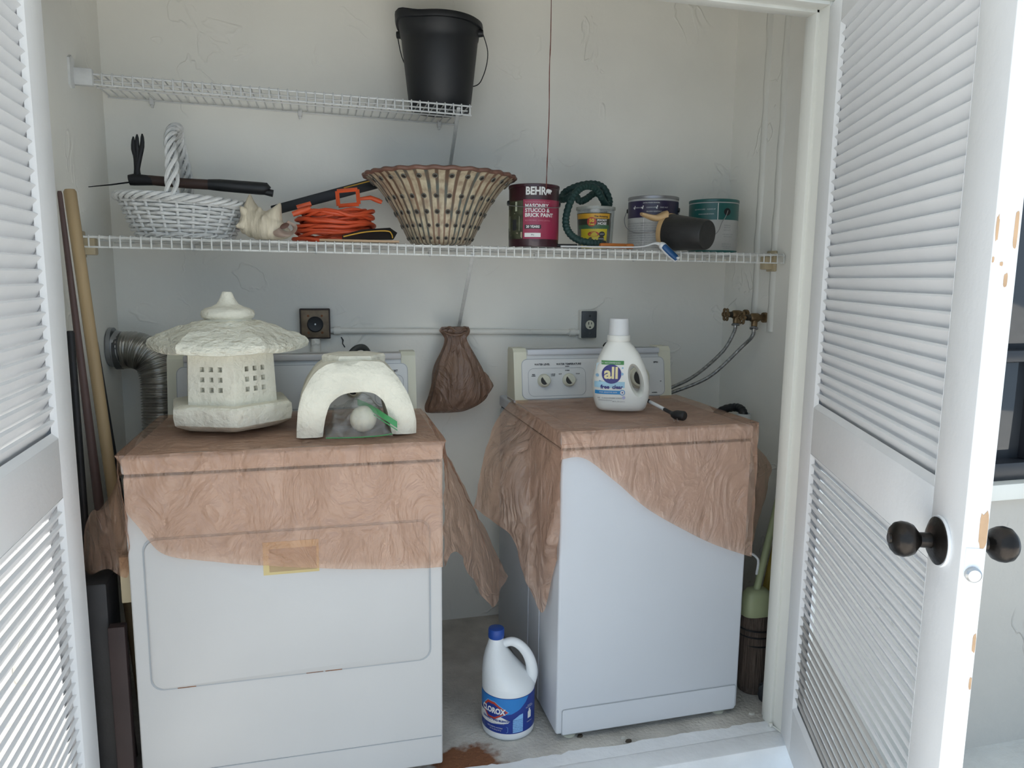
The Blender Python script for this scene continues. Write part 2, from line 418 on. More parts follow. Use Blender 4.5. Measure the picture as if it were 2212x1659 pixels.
# window in the outside wall
m_dark = mat('dark_bronze_frame', (.022, .024, .03), .35, 0, .1)
m_glass = mat('window_glass', (.03, .034, .04), .06, 0, .1, 3, spec=.6)
w1 = thing('window_1', 'dark framed window in the stucco wall behind the open door', 'window', (WX0, -.955, WZ0), kind='structure')
def wbox(name, m, *a):
    bm = bm_new(); box(bm, *a, .003); return obj(name, bm, m, w1)
wbox('window_frame', m_dark, WX0, WX0+.05, -.965, -.88, WZ0, WZ1); wbox('window_frame', m_dark, WX1-.05, WX1, -.965, -.88, WZ0, WZ1)
wbox('window_frame', m_dark, WX0+.05, WX1-.05, -.965, -.88, WZ0, WZ0+.055); wbox('window_frame', m_dark, WX0+.05, WX1-.05, -.965, -.88, WZ1-.05, WZ1)
wbox('window_rail', m_dark, WX0+.05, WX1-.05, -.955, -.885, 1.10, 1.135); wbox('window_mullion', m_dark, 1.93, 1.965, -.95, -.885, WZ0+.055, 1.10)
wbox('pane', m_glass, WX0+.04, WX1-.04, -.912, -.904, WZ0+.04, 1.11); wbox('pane', m_glass, WX0+.04, WX1-.04, -.912, -.904, 1.125, WZ1-.04)
wbox('window_sill', m_trim, WX0-.04, WX1+.04, -1.0, -.93, WZ0-.05, WZ0)

# ------------------------------------------------------------------ louvred doors
DW, DT = .962, .035
m_bronze = mat('aged_bronze', (.035, .03, .027), .28, .85, .35, 18, .15, 50)
m_steel = mat('bare_steel', (.5, .5, .5), .3, 1, .1, 20)
m_wood = mat('bare_door_wood', (.55, .36, .22), .8, 0, .15, 20)
def slat_mesh(s, L, m):
    bm = bm_new(); A = R(58); a = Vector((0, -s*math.cos(A), math.sin(A))); b = Vector((0, math.sin(A)*s, math.cos(A)))
    sec = [(-.0225, -.0018), (-.0215, -.0036), (.0215, -.0036), (.0225, -.0018), (.0225, .0018), (.0215, .0036), (-.0215, .0036), (-.0225, .0018)]
    loft(bm, [[Vector((x, 0, 0))+a*p+b*q for p, q in sec] for x in (-L/2, L/2)])
    return finish(bm, 'slat', m, 30)
def louvre_door(name, label, hx, hy, th, s, worn):
    d = thing(name, label, 'door', (hx, hy, 0), th, kind='structure')
    def part(nm, *a, bev=.002, m=m_door):
        bm = bm_new(); box(bm, *a, bev); return obj(nm, bm, m, d, world=False)
    y0, y1 = sorted((0, s*DT)); st = .110
    Z0, Z1 = .012, 2.034; PU = (1.008, 1.962); PL = (.155, .885)
    part('hinge_stile', 0, st, y0, y1, Z0, Z1); free = part('lock_stile', DW-st, DW, y0, y1, Z0, Z1)
    part('top_rail', st, DW-st, y0, y1, PU[1], Z1); part('lock_rail', st, DW-st, y0, y1, PL[1], PU[0]); part('bottom_rail', st, DW-st, y0, y1, Z0, PL[0])
    for (a, b) in (PU, PL):
        for side in (0, 1):
            yf = side*s*DT; inn = yf+(s if side == 0 else -s)*.009
            def strip(p, q, cx, cz):
                bm = bm_new()
                # bevelled moulding along one edge of the opening, sloping inwards
                P = [Vector((p[0], yf, p[1])), Vector((q[0], yf, q[1]))]
                I = Vector((cx*.013, inn-yf, cz*.013)); B = Vector((0, inn-yf, 0))
                loft(bm, [[x, x+I, x+B] for x in P]); obj('moulding', bm, m_door, d, 30, world=False)
            strip((st, a), (st, b), 1, 0); strip((DW-st, a), (DW-st, b), -1, 0); strip((st, a), (DW-st, a), 0, 1); strip((st, b), (DW-st, b), 0, -1)
        L = DW-2*st-.002; me = slat_mesh(s, L, m_door); mw = slat_mesh(s, L, m_doorw) if worn else me
        n = round((b-a-.012)/.0266); stp = (b-a-.012)/n
        for i in range(n):
            z = a+.006+stp*(i+.5)
            jit = R(random.uniform(-1.2, 1.2)) if worn or z < .9 else R(random.uniform(-.5, .5))
            share('slat', mw if (worn and z < .42) else me, d, (DW/2, s*DT/2, z), (jit, 0, 0))
    return d, free
d1, fs = louvre_door('door_2', 'white louvred door swung open with dark bronze knob', 1.0958, -.965, R(247.5), 1, True)
d2, _ = louvre_door('door_1', 'white louvred door standing open at a right angle without visible knob', -.7095, -.965, R(-88), -1, False)
# knob set
kz, kx = .930, .893
kn = None
for side, y in ((-1, 0), (1, DT)):
    mt = Matrix.Translation((kx, y, kz)) @ Matrix.Rotation(R(90 if side < 0 else -90), 4, 'X')
    bm = bm_new(); lathe(bm, [(0, .0), (.040, .0), (.041, .002), (.040, .005)], n=36, mtx=mt); obj('rose_backing', bm, m_sill, d1, world=False, label='white painted ring behind the knob rose')
    bm = bm_new(); lathe(bm, [(0, .004), (.0375, .004), (.038, .007), (.033, .010), (.030, .011), (.026, .014), (.014, .016), (0, .016)], n=36, mtx=mt); ro = obj('knob_rose', bm, m_bronze, d1, world=False, label='dark bronze round rose plate')
    bm = bm_new(); lathe(bm, [(0, .014), (.0125, .014), (.012, .032), (.016, .036), (.024, .042), (.0275, .050), (.0285, .058), (.026, .067), (.019, .0735), (.009, .0755), (.008, .078), (0, .078)], n=36, mtx=mt); obj('knob', bm, m_bronze, d1, world=False, label='dark bronze ball knob')
# latch plate in the free edge
bm = bm_new(); box(bm, DW-.001, DW+.0012, .006, .030, .868, .945, .0006); lp = obj('latch_plate', bm, m_sill, d1, world=False, label='white painted latch plate')
bm = bm_new(); lathe(bm, [(0, -.002), (.0115, -.002), (.0115, .006), (.009, .0085), (0, .0085)], n=20, mtx=Matrix.Translation((DW+.001, .018, .905)) @ Matrix.Rotation(R(90), 4, 'Y')); obj('latch_bolt', bm, m_steel, lp, world=False, label='bare steel latch bolt')
# places where the paint has chipped off the free edge
def chip(y0, y1, z0, z1, seed):
    bm = bm_new(); pts = []
    for i in range(14):
        a = 2*PI*i/14; k = 1+.28*nz((seed, math.cos(a)*2, math.sin(a)*2)); c, s2 = math.cos(a), math.sin(a)
        c = math.copysign(abs(c)**.6, c); s2 = math.copysign(abs(s2)**.6, s2)
        pts.append(((y0+y1)/2+(y1-y0)/2*c*k, (z0+z1)/2+(z1-z0)/2*s2*k))
    pts = [(min(max(p[0], .0015), DT-.0015), p[1]) for p in pts]
    prism(bm, pts, lambda p: (DW-.0005, p[0], p[1]), lambda p: (DW+.0006, p[0], p[1]))
    obj('paint_chip', bm, m_wood, fs, 0, world=False, label='bare wood where the paint has chipped')
for a in ((.022, .034, .945, 1.0, 1), (.002, .006, 1.395, 1.43, 2), (.026, .031, 1.385, 1.435, 3), (.019, .024, 1.33, 1.35, 4), (.001, .004, 1.365, 1.373, 5), (.029, .034, .78, .81, 6), (.030, .034, .72, .74, 7), (.008, .013, .940, .943, 8), (.012, .016, 1.36, 1.366, 9)): chip(*a)
# small broken bit at the foot of the jamb
bm = bm_new(); box(bm, 1.088, 1.098, -.925, -.915, .0015, .014, .002); tube(bm, [(1.098, -.925, .006), (1.108, -.965, .004)], .0022, 6)
tag(center(obj('hinge_pin', bm, m_trim)), 'small painted pin at the foot of the door jamb', 'pin')
# ------------------------------------------------------------------ appliances
m_enamel = mat('white_enamel', (.585, .575, .565), .45, 0, .02, 3, .05, 25)
m_enamel2 = mat('console_white', (.72, .73, .72), .32, 0, .02, 4)
m_cream = mat('cream_plastic', (.70, .69, .56), .42, 0, .04, 6)
m_gap = mat('dark_gap', (.05, .05, .048), .8, 0, .1)
m_ink = mat('black_ink', (.03, .03, .035), .6, 0, .1)
m_grey = mat('grey_line', (.40, .42, .44), .5, 0, .05)
m_rust = mat('rust', (.22, .09, .04), .9, 0, .3, 60)

def console(root, w, D, h, label_fn):
    """back console: sloped face between two cream end caps; local coordinates, y back"""
    y0, y1 = D-.105, D; z0, z1 = .914, 1.098
    lean = .028
    def blk(x0, x1, g=0):
        bm = bm_new(); P = [(y0+g, z0), (y0+lean+g, z1-.012-g), (y0+lean+.012+g, z1-g), (y1-.01, z1-g), (y1, z1-.01-g), (y1, z0)]
        loft(bm, [[Vector((x, a, b)) for a, b in P] for x in (x0, x1)]); return bm
    cp = obj('console', blk(.05, w-.05, .003), m_enamel2, root, 30, False)
    obj('end_cap', blk(.004, .05), m_cream, root, 30, False, 'cream plastic end cap'); obj('end_cap', blk(w-.05, w-.004), m_cream, root, 30, False, 'cream plastic end cap')
    # face mapping: x right, y up along the sloped face
    t = Vector((0, lean, z1-.012-z0)).normalized(); nrm = Vector((0, -t.z, t.y))
    fn = lambda off: planemap(Vector((0, y0+.003, z0))+nrm*off, (1, 0, 0), t)
    bm = bm_new(); bm2 = bm_new()
    prism(bm, rrect(.03, w-.03, .012, .150, .02), lambda p: fn(-.002)(*p), lambda p: fn(.0045)(*p)); obj('face_plate', bm, m_enamel2, cp, 30, False)
    outline(bm2, rrect(.031, w-.031, .013, .149, .02), .002, fn(.0048)); obj('face_outline', bm2, m_grey, cp, 0, False)
    bm = bm_new(); box(bm, .05, w-.05, y0+lean-.012, y0+lean+.03, z1-.022, z1-.003, .004); obj('top_strip', bm, m_enamel, cp, 40, False)
    return cp, fn(.0055), t, nrm

# dryer -------------------------------------------------------------------
DXW, DD = .7464, .70
dry = thing('clothes_dryer', 'wide white clothes dryer with drop-down door under plastic sheet', 'dryer', (0.1014-DXW*math.cos(.0074), -.8817+DXW*.0074, 0), -.0074)
bm = bm_new(); box(bm, 0, DXW, 0, DD, .022, .868, .006, 3); body = obj('cabinet', bm, m_enamel, dry, world=False)
bm = bm_new(); box(bm, .006, DXW-.006, .004, DD, .864, .878); obj('top_gap', bm, m_gap, dry, 0, False)
bm = bm_new(); box(bm, -.003, DXW+.003, -.004, DD, .874, .914, .008, 3); obj('top', bm, m_enamel, dry, world=False)
def dl(px, py):            # a pixel on the dryer front, local x and z
    p = uy(px, py, -.8817)-dry.location; return p.x, p.z
x0 = dl(318, 1300)[0]; x1 = dl(927, 1300)[0]; zt = dl(622, 1147)[1]; zb = dl(632, 1456)[1]
bm = bm_new(); prism(bm, rrect(x0-.005, x1+.005, zb-.005, zt+.005, .03), lambda p: (p[0], .003, p[1]), lambda p: (p[0], -.0012, p[1])); obj('door_gap', bm, m_grey, dry, 30, False, 'grey shadow gap around the dryer door')  # grey slab coloured as the shade in the door groove
bm = bm_new(); prism(bm, rrect(x0, x1, zb, zt, .027), lambda p: (p[0], .003, p[1]), lambda p: (p[0], -.005, p[1]))
bmesh.ops.bevel(bm, geom=[e for e in bm.edges if all(v.co.y < -.004 for v in e.verts)], offset=.003, segments=2, profile=.5, affect='EDGES')
ddoor = obj('door', bm, m_enamel, dry, 50, False)
bm = bm_new(); a = dl(567, 1172); b = dl(690, 1232); box(bm, a[0], b[0], -.0062, -.004, b[1], a[1]); obj('sticker', bm, mat('yellowed_label', (.62, .50, .24), .6, 0, .1), ddoor, 0, False, 'yellowed paper label on the dryer door')
bm = bm_new(); box(bm, a[0]+.014, b[0]-.006, -.0068, -.006, b[1]+.007, a[1]-.018); obj('sticker_print', bm, mat('brown_print', (.42, .30, .16), .6, 0, .1), ddoor, 0, False)
for fx, fz in ((.10, zb-.001), (.55, zb-.0005), (.62, zb-.001)):
    bm = bm_new(); box(bm, x0+fx*(x1-x0)-.012, x0+fx*(x1-x0)+.03, -.0048, -.002, fz-.0015, fz+.001); obj('rust_mark', bm, m_rust, ddoor, 0, False, 'brown rust along the door edge')
bm = bm_new(); box(bm, .004, DXW-.004, -.0015, .01, .105, .107); obj('toe_line', bm, m_grey, dry, 0, False)
for fx in (.05, DXW-.05):
    for fy in (.06, DD-.06):
        bm = bm_new(); cyl(bm, (fx, fy, 0), (fx, fy, .026), .018); obj('levelling_foot', bm, m_cream, dry, world=False)
cp, fn, t, nrm = console(dry, DXW, DD-.09, 0, None)
bm = bm_new(); write(bm, 'START', .009, fn, DXW-.075, .125, .0004); obj('lettering', bm, m_ink, cp, 0, False)
bm = bm_new(); outline(bm, rrect(DXW-.135, DXW-.045, .02, .112, .018), .0018, fn); obj('dial_outline', bm, m_grey, cp, 0, False)
def knob(parent, fn, t, nrm, kx, ky, r=.021):
    o = fn(kx, ky)
    q = Matrix((Vector((1, 0, 0)), t, nrm)).transposed().to_4x4(); q.translation = o
    bm = bm_new(); lathe(bm, [(0, 0), (r*1.12, 0), (r*1.1, .006), (r, .008), (r*.95, .017), (r*.86, .019), (0, .019)], n=28, mtx=q); k = obj('knob', bm, m_cream, parent, world=False)
    bm = bm_new(); prism(bm, [(r*.72*math.cos(a), r*.72*math.sin(a)) for a in np.linspace(R(125), R(305), 14)], lambda p: q @ Vector((p[0]*.9-.003, p[1], .018)), lambda p: q @ Vector((p[0]*.9-.003, p[1], .0196)))
    obj('knob_recess', bm, m_gap, k, 0, False, 'dark half-round grip recess')
    bm = bm_new(); box(bm, -.003, .003, -r*.75, r*.75, .019, .024, .001); bmesh.ops.transform(bm, matrix=q @ Matrix.Rotation(R(35), 4, 'Z'), verts=bm.verts); obj('knob_grip', bm, m_cream, k, world=False)
knob(cp, fn, t, nrm, DXW-.20, .07, .024)

m_enamel = mat('washer_enamel', (.60, .625, .665), .45, 0, .02, 3, .05, 25)
# washer ------------------------------------------------------------------
WW, WDp = .591, .70
was = thing('washing_machine', 'narrow white top-loading washing machine with two console dials', 'washer', (.4394, -.836, 0), .0074)
bm = bm_new(); box(bm, 0, WW, 0, WDp, .022, .868, .007, 3); obj('cabinet', bm, m_enamel, was, world=False)
bm = bm_new(); box(bm, .006, WW-.006, .004, WDp, .864, .878); obj('top_gap', bm, m_gap, was, 0, False)
bm = bm_new(); box(bm, -.003, WW+.003, -.004, WDp, .874, .914, .008, 3); tp = obj('top', bm, m_enamel, was, world=False)
bm = bm_new(); box(bm, .06, WW-.06, .07, .46, .9135, .9155, .0006); obj('lid', bm, m_enamel, was, world=False)
bm = bm_new(); prism(bm, rrect(.018, WW-.010, .022, .098, .006), lambda p: (p[0], .003, p[1]), lambda p: (p[0], -.003, p[1])); obj('toe_panel', bm, m_enamel, was, 30, False)
bm = bm_new(); outline(bm, rrect(.017, WW-.009, .02, .099, .006), .0022, planemap((0, -.0009, 0), (1, 0, 0), (0, 0, 1))); obj('toe_gap', bm, m_grey, was, 0, False)
for sx in (0,):
    for yy in (.18, .30):
        bm = bm_new(); box(bm, -.0015, .002, yy, yy+.004, .03, .86); obj('side_seam', bm, m_enamel, was, 0, False)
for fx in (.05, WW-.05):
    for fy in (.03, WDp-.06):
        bm = bm_new(); lathe(bm, [(0, 0), (.02, 0), (.021, .004), (.016, .008), (.008, .010), (.008, .026), (0, .026)], (fx, fy, 0), 20); obj('levelling_foot', bm, m_cream, was, world=False)
cp, fn, t, nrm = console(was, WW, WDp-.09, 0, None)
k1, k2 = .108, .198
knob(cp, fn, t, nrm, k1, .075, .0205); knob(cp, fn, t, nrm, k2, .075, .0205); knob(cp, fn, t, nrm, .46, .078, .036)
lettering(cp, m_ink, fn, [('WATER LEVEL', .0088, k1-.004, .130, dict(bold=.0003)), ('WATER TEMPERATURE', .0088, k2+.002, .130, dict(bold=.0003)), ('SPIN', .0088, .528, .130, dict(bold=.0003))], False)
fine_print(cp, m_ink, fn, [(s, .0052, x, y, dict(bold=.0002)) for s, x, y in (('MINI', k1-.036, .096), ('LOAD', k1-.036, .091), ('LARGE', k1+.034, .096), ('LOAD', k1+.034, .091), ('HOT', k2-.030, .096), ('WARM', k2-.004, .108), ('COLD', k2+.034, .096), ('WASH', k2-.004, .122), ('LB', .545, .062), ('NORMAL', .52, .022))], False)
bm = bm_new(); outline(bm, rrect(k1-.055, k2+.062, .022, .117, .02), .0014, fn); obj('dial_outline', bm, m_grey, cp, 0, False)

# ------------------------------------------------------------------ brown plastic sheets
m_sheet = film('brown_plastic_sheet', (.93, .735, .62), (.66, .42, .30), .30, .13, .85, 10)
zt = .9255
bm = bm_new()
L0, L1 = -.653, .110; YF = -.8965
def row(y, z=zt, x0=L0, x1=L1): return [(x0+(x1-x0)*i/4, y, z) for i in range(5)]
drape(bm, [[(L0+(L1-L0)*i/4, y, zt+.002*math.sin(i*2+y*9)) for i in range(5)] for y in (-.40, -.55, -.7, -.84, YF)], 40, 56, .0030, 16, 3)
fb = [(270, 1102), (300, 1140), (348, 1193), (430, 1209), (560, 1221), (740, 1228), (860, 1229), (957, 1225)]
cols = []
for px, py in fb:
    p = uy(px, py, YF-.004); cols.append([(p.x, YF, zt), (p.x, YF-.004, zt-.03), (p.x, YF-.003, (zt+p.z)/2), (p.x, YF-.006, p.z)])
cols[0][0] = (L0, YF, zt); cols[-1][0] = (L1, YF, zt)
drape(bm, cols, 110, 44, .0060, 15, 1)
# right-hand flap, flaring away from the dryer side
def col(*pts): return [Vector(p) for p in pts]
drape(bm, [col((L1, YF, zt), uy(957, 1100, YF-.002), uy(958, 1225, YF-.004)),
           col((L1+.002, -.84, zt), uy(972, 1100, -.85), uy(988, 1192, -.85)),
           col((L1+.002, -.76, zt), uy(985, 1100, -.80), uy(1020, 1250, -.78)),
           col((L1+.002, -.66, zt), uy(1000, 1090, -.74), uy(1062, 1312, -.72)),
           col((L1+.002, -.55, zt), uy(1020, 1105, -.66), uy(1080, 1285, -.66)),
           col((L1+.002, -.42, zt), uy(1018, 1085, -.55), uy(1096, 1245, -.60))], 56, 44, .009, 18, 5)
# left-hand flap
drape(bm, [col((L0, YF, zt), uy(264, 1050, YF-.002), uy(270, 1102, YF-.004)),
           col((L0-.002, -.86, zt), uy(262, 1070, -.87), uy(277, 1160, -.87), uy(278, 1242, -.86)),
           col((L0-.002, -.80, zt), uy(250, 1072, -.83), uy(240, 1150, -.82), uy(232, 1229, -.82)),
           col((L0-.002, -.72, zt), uy(238, 1082, -.80), uy(200, 1130, -.79), uy(187, 1238, -.79)),
           col((L0-.002, -.60, zt), uy(228, 1086, -.78), uy(195, 1105, -.78), uy(179, 1160, -.78))], 36, 34, .007, 18, 8)
tag(center(obj('plastic_sheet', bm, m_sheet, None, 60)), 'brown translucent plastic sheet draped over the wide dryer', 'plastic sheet', 'brown plastic sheets')
bm = bm_new()
L0, L1 = .430, 1.040; YF = -.853
drape(bm, [[(L0+(L1-L0)*i/4, y+.008*(i/4), zt+.002*math.sin(i*3+y*11)) for i in range(5)] for y in (-.335, -.5, -.65, -.8, YF)], 40, 50, .0025, 13, 7)
fb = [(1211, 992), (1262, 990), (1330, 1041), (1400, 1100), (1500, 1156), (1560, 1182), (1622, 1202)]
cols = []
for px, py in fb:
    p = uy(px, py, YF); cols.append([(p.x, YF, zt), (p.x, YF-.003, zt-.03), (p.x, YF-.002, (zt+p.z)/2), (p.x, YF-.004, p.z)])
cols[0][0] = (L0, YF, zt); cols[-1][0] = (L1, YF+.006, zt)
drape(bm, cols, 100, 44, .0065, 15, 2)
drape(bm, [col((L0, YF, zt), uy(1211, 1080, YF-.002), uy(1206, 1196, YF-.003)),
           col((L0-.002, -.80, zt), uy(1196, 1050, -.815), uy(1178, 1180, -.83), uy(1194, 1240, -.80)),
           col((L0-.002, -.72, zt), uy(1170, 1040, -.76), uy(1160, 1190, -.76), uy(1171, 1324, -.76)),
           col((L0-.002, -.64, zt), uy(1146, 1020, -.70), uy(1130, 1130, -.72), uy(1136, 1252, -.72)),
           col((L0-.002, -.55, zt), uy(1112, 1000, -.66), uy(1100, 1090, -.68), uy(1106, 1160, -.68)),
           col((L0-.002, -.45, zt), uy(1080, 970, -.58), uy(1062, 1050, -.62), uy(1062, 1124, -.63)),
           col((L0-.002, -.335, zt), uy(1068, 916, -.48), uy(1042, 1000, -.55), uy(1023, 1096, -.58))], 84, 54, .008, 17, 4)
drape(bm, [col((L1, YF+.006, zt), uy(1624, 1080, YF), uy(1622, 1202, YF)),
           col((L1+.002, -.78, zt), uy(1636, 1040, -.79), uy(1632, 1140, -.80)),
           col((L1+.002, -.70, zt), uy(1648, 1010, -.75), uy(1648, 1090, -.76)),
           col((L1+.002, -.55, zt), uy(1652, 985, -.70), uy(1661, 1036, -.72))], 24, 26, .006, 18, 6)
tag(center(obj('plastic_sheet', bm, m_sheet, None, 60)), 'brown translucent plastic sheet draped askew over the narrow washer', 'plastic sheet', 'brown plastic sheets')
# ------------------------------------------------------------------ wire shelves
m_wire = mat('white_vinyl_wire', (.72, .72, .70), .4, 0, .08, 30)
m_wire2 = mat('grimy_vinyl_wire', (.74, .74, .71), .45, 0, .22, 22)
m_tan = mat('tan_bracket_plastic', (.52, .43, .28), .5, 0, .08)
m_black = mat('matte_black_plastic', (.012, .013, .015), .5, 0, .15, 12)
def wire_shelf(label, x0, x1, depth, za, zb, m, skip=()):
    """za, zb: height of the deck at the left and right end"""
    s = thing('wire_shelf', label, 'wire shelf', (x0, -depth/2, za), 0, 'wire shelves on the closet wall')
    Z = lambda x: za+(zb-za)*(x-x0)/(x1-x0)
    r = .0023; lip = .031
    for nm, y, dz, rr in (('front_rail', -depth, -.004, .0028), ('lip_rail', -depth, -lip, .0028), ('back_rail', -.012, -.0048, .0028), ('deck_rail', -depth+.07, -.0048, .0026), ('deck_rail', -depth*.45, -.0048, .0026)):
        bm = bm_new(); tube(bm, [(x, y+(0 if nm not in ('front_rail', 'lip_rail') else .0048), Z(x)+dz-r) for x in (x0+.002, x1)], rr, 6); obj(nm, bm, m, s)
    bm = bm_new(); yf = -depth
    tube(bm, [(0, -.008, -r), (0, yf+.004, -r), (0, yf+.0012, -r*2.2), (0, yf, -.008), (0, yf, -lip-.004)], r, 6)
    me = finish(bm, 'cross_wire', m, 50); ry = depth/2
    n = int((x1-x0)/.0265); st = (x1-x0-.012)/n
    for i in range(n+1):
        x = x0+.006+st*i
        share('cross_wire', me, s, (x-x0, ry, Z(x)-za), (0, R(random.uniform(-.6, .6)), 0))
    return s, Z
up_sh, ZU = wire_shelf('short white wire shelf holding only the black bucket', XL+.015, .2935, .305, 1.899, 1.882, m_wire)
lo_sh, ZL = wire_shelf('long white wire shelf crowded with paint cans and garden things', XL+.006, XR-.006, .406, 1.443, 1.430, m_wire2)
def brace(parent, p, q):
    p = Vector(p); q = Vector(q)
    bm = bm_new(); tube(bm, [p, q], .0065, 8, flat=(1, .55)); obj('brace', bm, m_wire, parent)
    bm = bm_new(); box(bm, q.x-.007, q.x+.007, q.y-.004, 0, q.z-.02, q.z+.012, .002); obj('brace_foot', bm, m_wire, parent)
brace(up_sh, (.2515, -.303, 1.868), tuple(uy(972, 362, -.006))); brace(lo_sh, (.279, -.402, 1.412), (.306, -.006, 1.152))
def clip(parent, x, z):
    bm = bm_new(); box(bm, x-.007, x+.007, -.020, 0, z-.018, z+.004, .003); box(bm, x-.004, x+.004, -.014, 0, z-.026, z-.016, .002); obj('wall_clip', bm, m_wire, parent)
for x in (-.70, -.24, .235): clip(up_sh, x, ZU(x)-.002)
for x in (-.6, -.2, .2, .6, 1.0, 1.3): clip(lo_sh, x, ZL(x)-.002)
# end brackets
bm = bm_new(); z = ZU(XL); box(bm, XL, XL+.052, -.312, -.292, z-.040, z+.006, .003); obj('end_bracket', bm, m_wire, up_sh, label='white box-shaped end bracket')
bm = bm_new(); prism(bm, [(-.345, z-.048), (-.332, z-.056), (-.31, z-.05), (-.30, z+.005), (-.30, z+.03), (-.325, z+.034), (-.342, z+.024)], lambda p: (XL, p[0], p[1]), lambda p: (XL+.006, p[0], p[1])); obj('bracket_plate', bm, m_wire, up_sh)
for xe, s in ((XL, 1), (XR, -1)):
    z = ZL(xe); yb = -.36 if s > 0 else -.33
    bm = bm_new(); a, b = sorted((xe, xe+s*.045)); box(bm, a, b, yb-.012, yb+.02, z-.055, z-.008, .004); box(bm, min(xe, xe+s*.012), max(xe, xe+s*.012), yb-.02, yb+.03, z-.062, z+.012, .003)
    obj('end_bracket', bm, m_tan, lo_sh, label='tan plastic end bracket')

# ------------------------------------------------------------------ things on the shelves
# bucket
bx, by = .2135, -.165; bz = ZU(bx)+.001
bk = thing('bucket', 'black plastic bucket standing on the short upper shelf', 'bucket', (bx, by, bz))
sp = R(205)
def spout(a, r, z):
    d = (a-sp+PI) % (2*PI)-PI; k = math.exp(-(d/.32)**2)*max(0, (z-bz-.222)/.05)
    return r+.020*k, z+.012*k
def bring(rs): return [(r, bz+z) for r, z in rs]
bm = bm_new(); lathe(bm, bring([(0, 0), (.098, 0), (.1015, .004), (.124, .205), (.1255, .222), (.128, .225), (.135, .276), (.130, .276), (.123, .225), (.1, .01), (0, .008)]), (bx, by, 0), 56, spout); bb = obj('bucket_body', bm, m_black, bk)
bm = bm_new(); lathe(bm, bring([(.133, .274), (.141, .272), (.1425, .264), (.140, .256), (.132, .255)]), (bx, by, 0), 56, spout); obj('rim', bm, m_black, bk)
for a in (R(-20), R(160)):
    bm = bm_new(); c = Vector((bx+.134*math.cos(a), by+.134*math.sin(a), bz+.243)); cyl(bm, c-Vector((math.cos(a), math.sin(a), 0))*.012, c+Vector((math.cos(a), math.sin(a), 0))*.010, .013, .011, 14); obj('handle_ear', bm, m_black, bk)
bm = bm_new(); A = Vector((math.cos(R(-20)), math.sin(R(-20)), 0))
P0 = Vector((bx, by, bz+.243))+A*.143; P1 = Vector((bx, by, bz+.243))-A*.143
tube(bm, spline([P0, Vector((bx+.158, by-.02, bz+.19)), Vector((bx+.152, by+.02, bz+.13)), Vector((bx+.125, by+.05, bz+.10)), Vector((bx+.04, by+.132, bz+.12)), Vector((bx-.09, by+.125, bz+.16)), P1], 40), .0017, 6); obj('bail_handle', bm, m_black, bk)

# wicker basket
m_wick = mat('white_painted_wicker', (.72, .72, .70), .55, 0, .10, 40, .3, 120)
kx, ky, kz = -.583, -.235, ZL(-.58)+.002
bs = thing('wicker_basket', 'white painted wicker basket with tall braided handle', 'basket', (kx, ky, kz))
def ell(h, a): 
    f = h/.118; A = .128+.052*f**.8; B = .098+.035*f**.8
    lift = .010*f*(-math.cos(a))
    return Vector((kx+A*math.cos(a), ky+B*math.sin(a), kz+h+lift))
NS = 24
for i in range(NS):
    a = 2*PI*i/NS
    bm = bm_new(); tube(bm, [ell(h, a) for h in (.002, .03, .06, .09, .115)], .0044, 6); obj('stake', bm, m_wick, bs)
rows = 9
for j in range(rows):
    h = .010+.0112*j; pts = []
    for k in range(NS*4):
        a = 2*PI*k/(NS*4); o = ell(h, a); c = Vector((kx, ky, o.z)); d = (o-c).normalized()
        pts.append(o+d*.0066*math.cos(NS/2*a+(PI if j % 2 else 0))+Vector((0, 0, .0012*nz((k*.3, j, 0)))))
    bm = bm_new(); tube(bm, pts, .0052, 6, True); obj('weaver', bm, m_wick, bs)
for st in range(4):
    for h0, amp in ((.112, .0085),):
        pts = []
        for k in range(150):
            a = 2*PI*k/150; o = ell(h0, a); c = Vector((kx, ky, o.z)); d = (o-c).normalized(); ph = 9*a+st*PI/2
            pts.append(o+d*(amp*1.35*math.cos(ph)+.004)+Vector((0, 0, amp*math.sin(ph))))
        bm = bm_new(); tube(bm, pts, .0058, 6, True); obj('rim_strand', bm, m_wick, bs)
for st in range(2):
    pts = []
    for k in range(120):
        a = 2*PI*k/120; o = ell(.001, a); c = Vector((kx, ky, o.z)); d = (o-c).normalized(); ph = 11*a+st*PI
        pts.append(o+d*(.005*math.cos(ph)+.003)+Vector((0, 0, .005+.004*math.sin(ph))))
    bm = bm_new(); tube(bm, pts, .004, 6, True); obj('foot_strand', bm, m_wick, bs)
bm = bm_new(); lathe(bm, [(0, 0), (1, 0), (1, .006), (0, .006)], n=40); bmesh.ops.transform(bm, matrix=Matrix.Translation((kx, ky, kz)) @ Matrix.Diagonal((.126, .096, 1, 1)), verts=bm.verts); obj('basket_base', bm, m_wick, bs)
hx = kx-.012
def arch(t):          # front rim over the top to the back rim
    a = PI*t; return Vector((hx+.004*math.sin(5*a), ky-.128*math.cos(a)*(1 if abs(math.cos(a)) < 2 else 1), kz+.105+.222*math.sin(a)**.8))
for st in range(4):
    pts = []
    for k in range(110):
        t = k/109; c = arch(t); e = arch(min(1, t+.01))-arch(max(0, t-.01)); e.normalize(); u = Vector((1, 0, 0)); v = e.cross(u)
        ph = 2*PI*4.5*t+st*PI/2; amp = .0105+.006*abs(2*t-1)**3
        pts.append(c+u*amp*math.cos(ph)+v*amp*.8*math.sin(ph))
    bm = bm_new(); tube(bm, pts, .0062, 6); obj('handle_strand', bm, m_wick, bs)

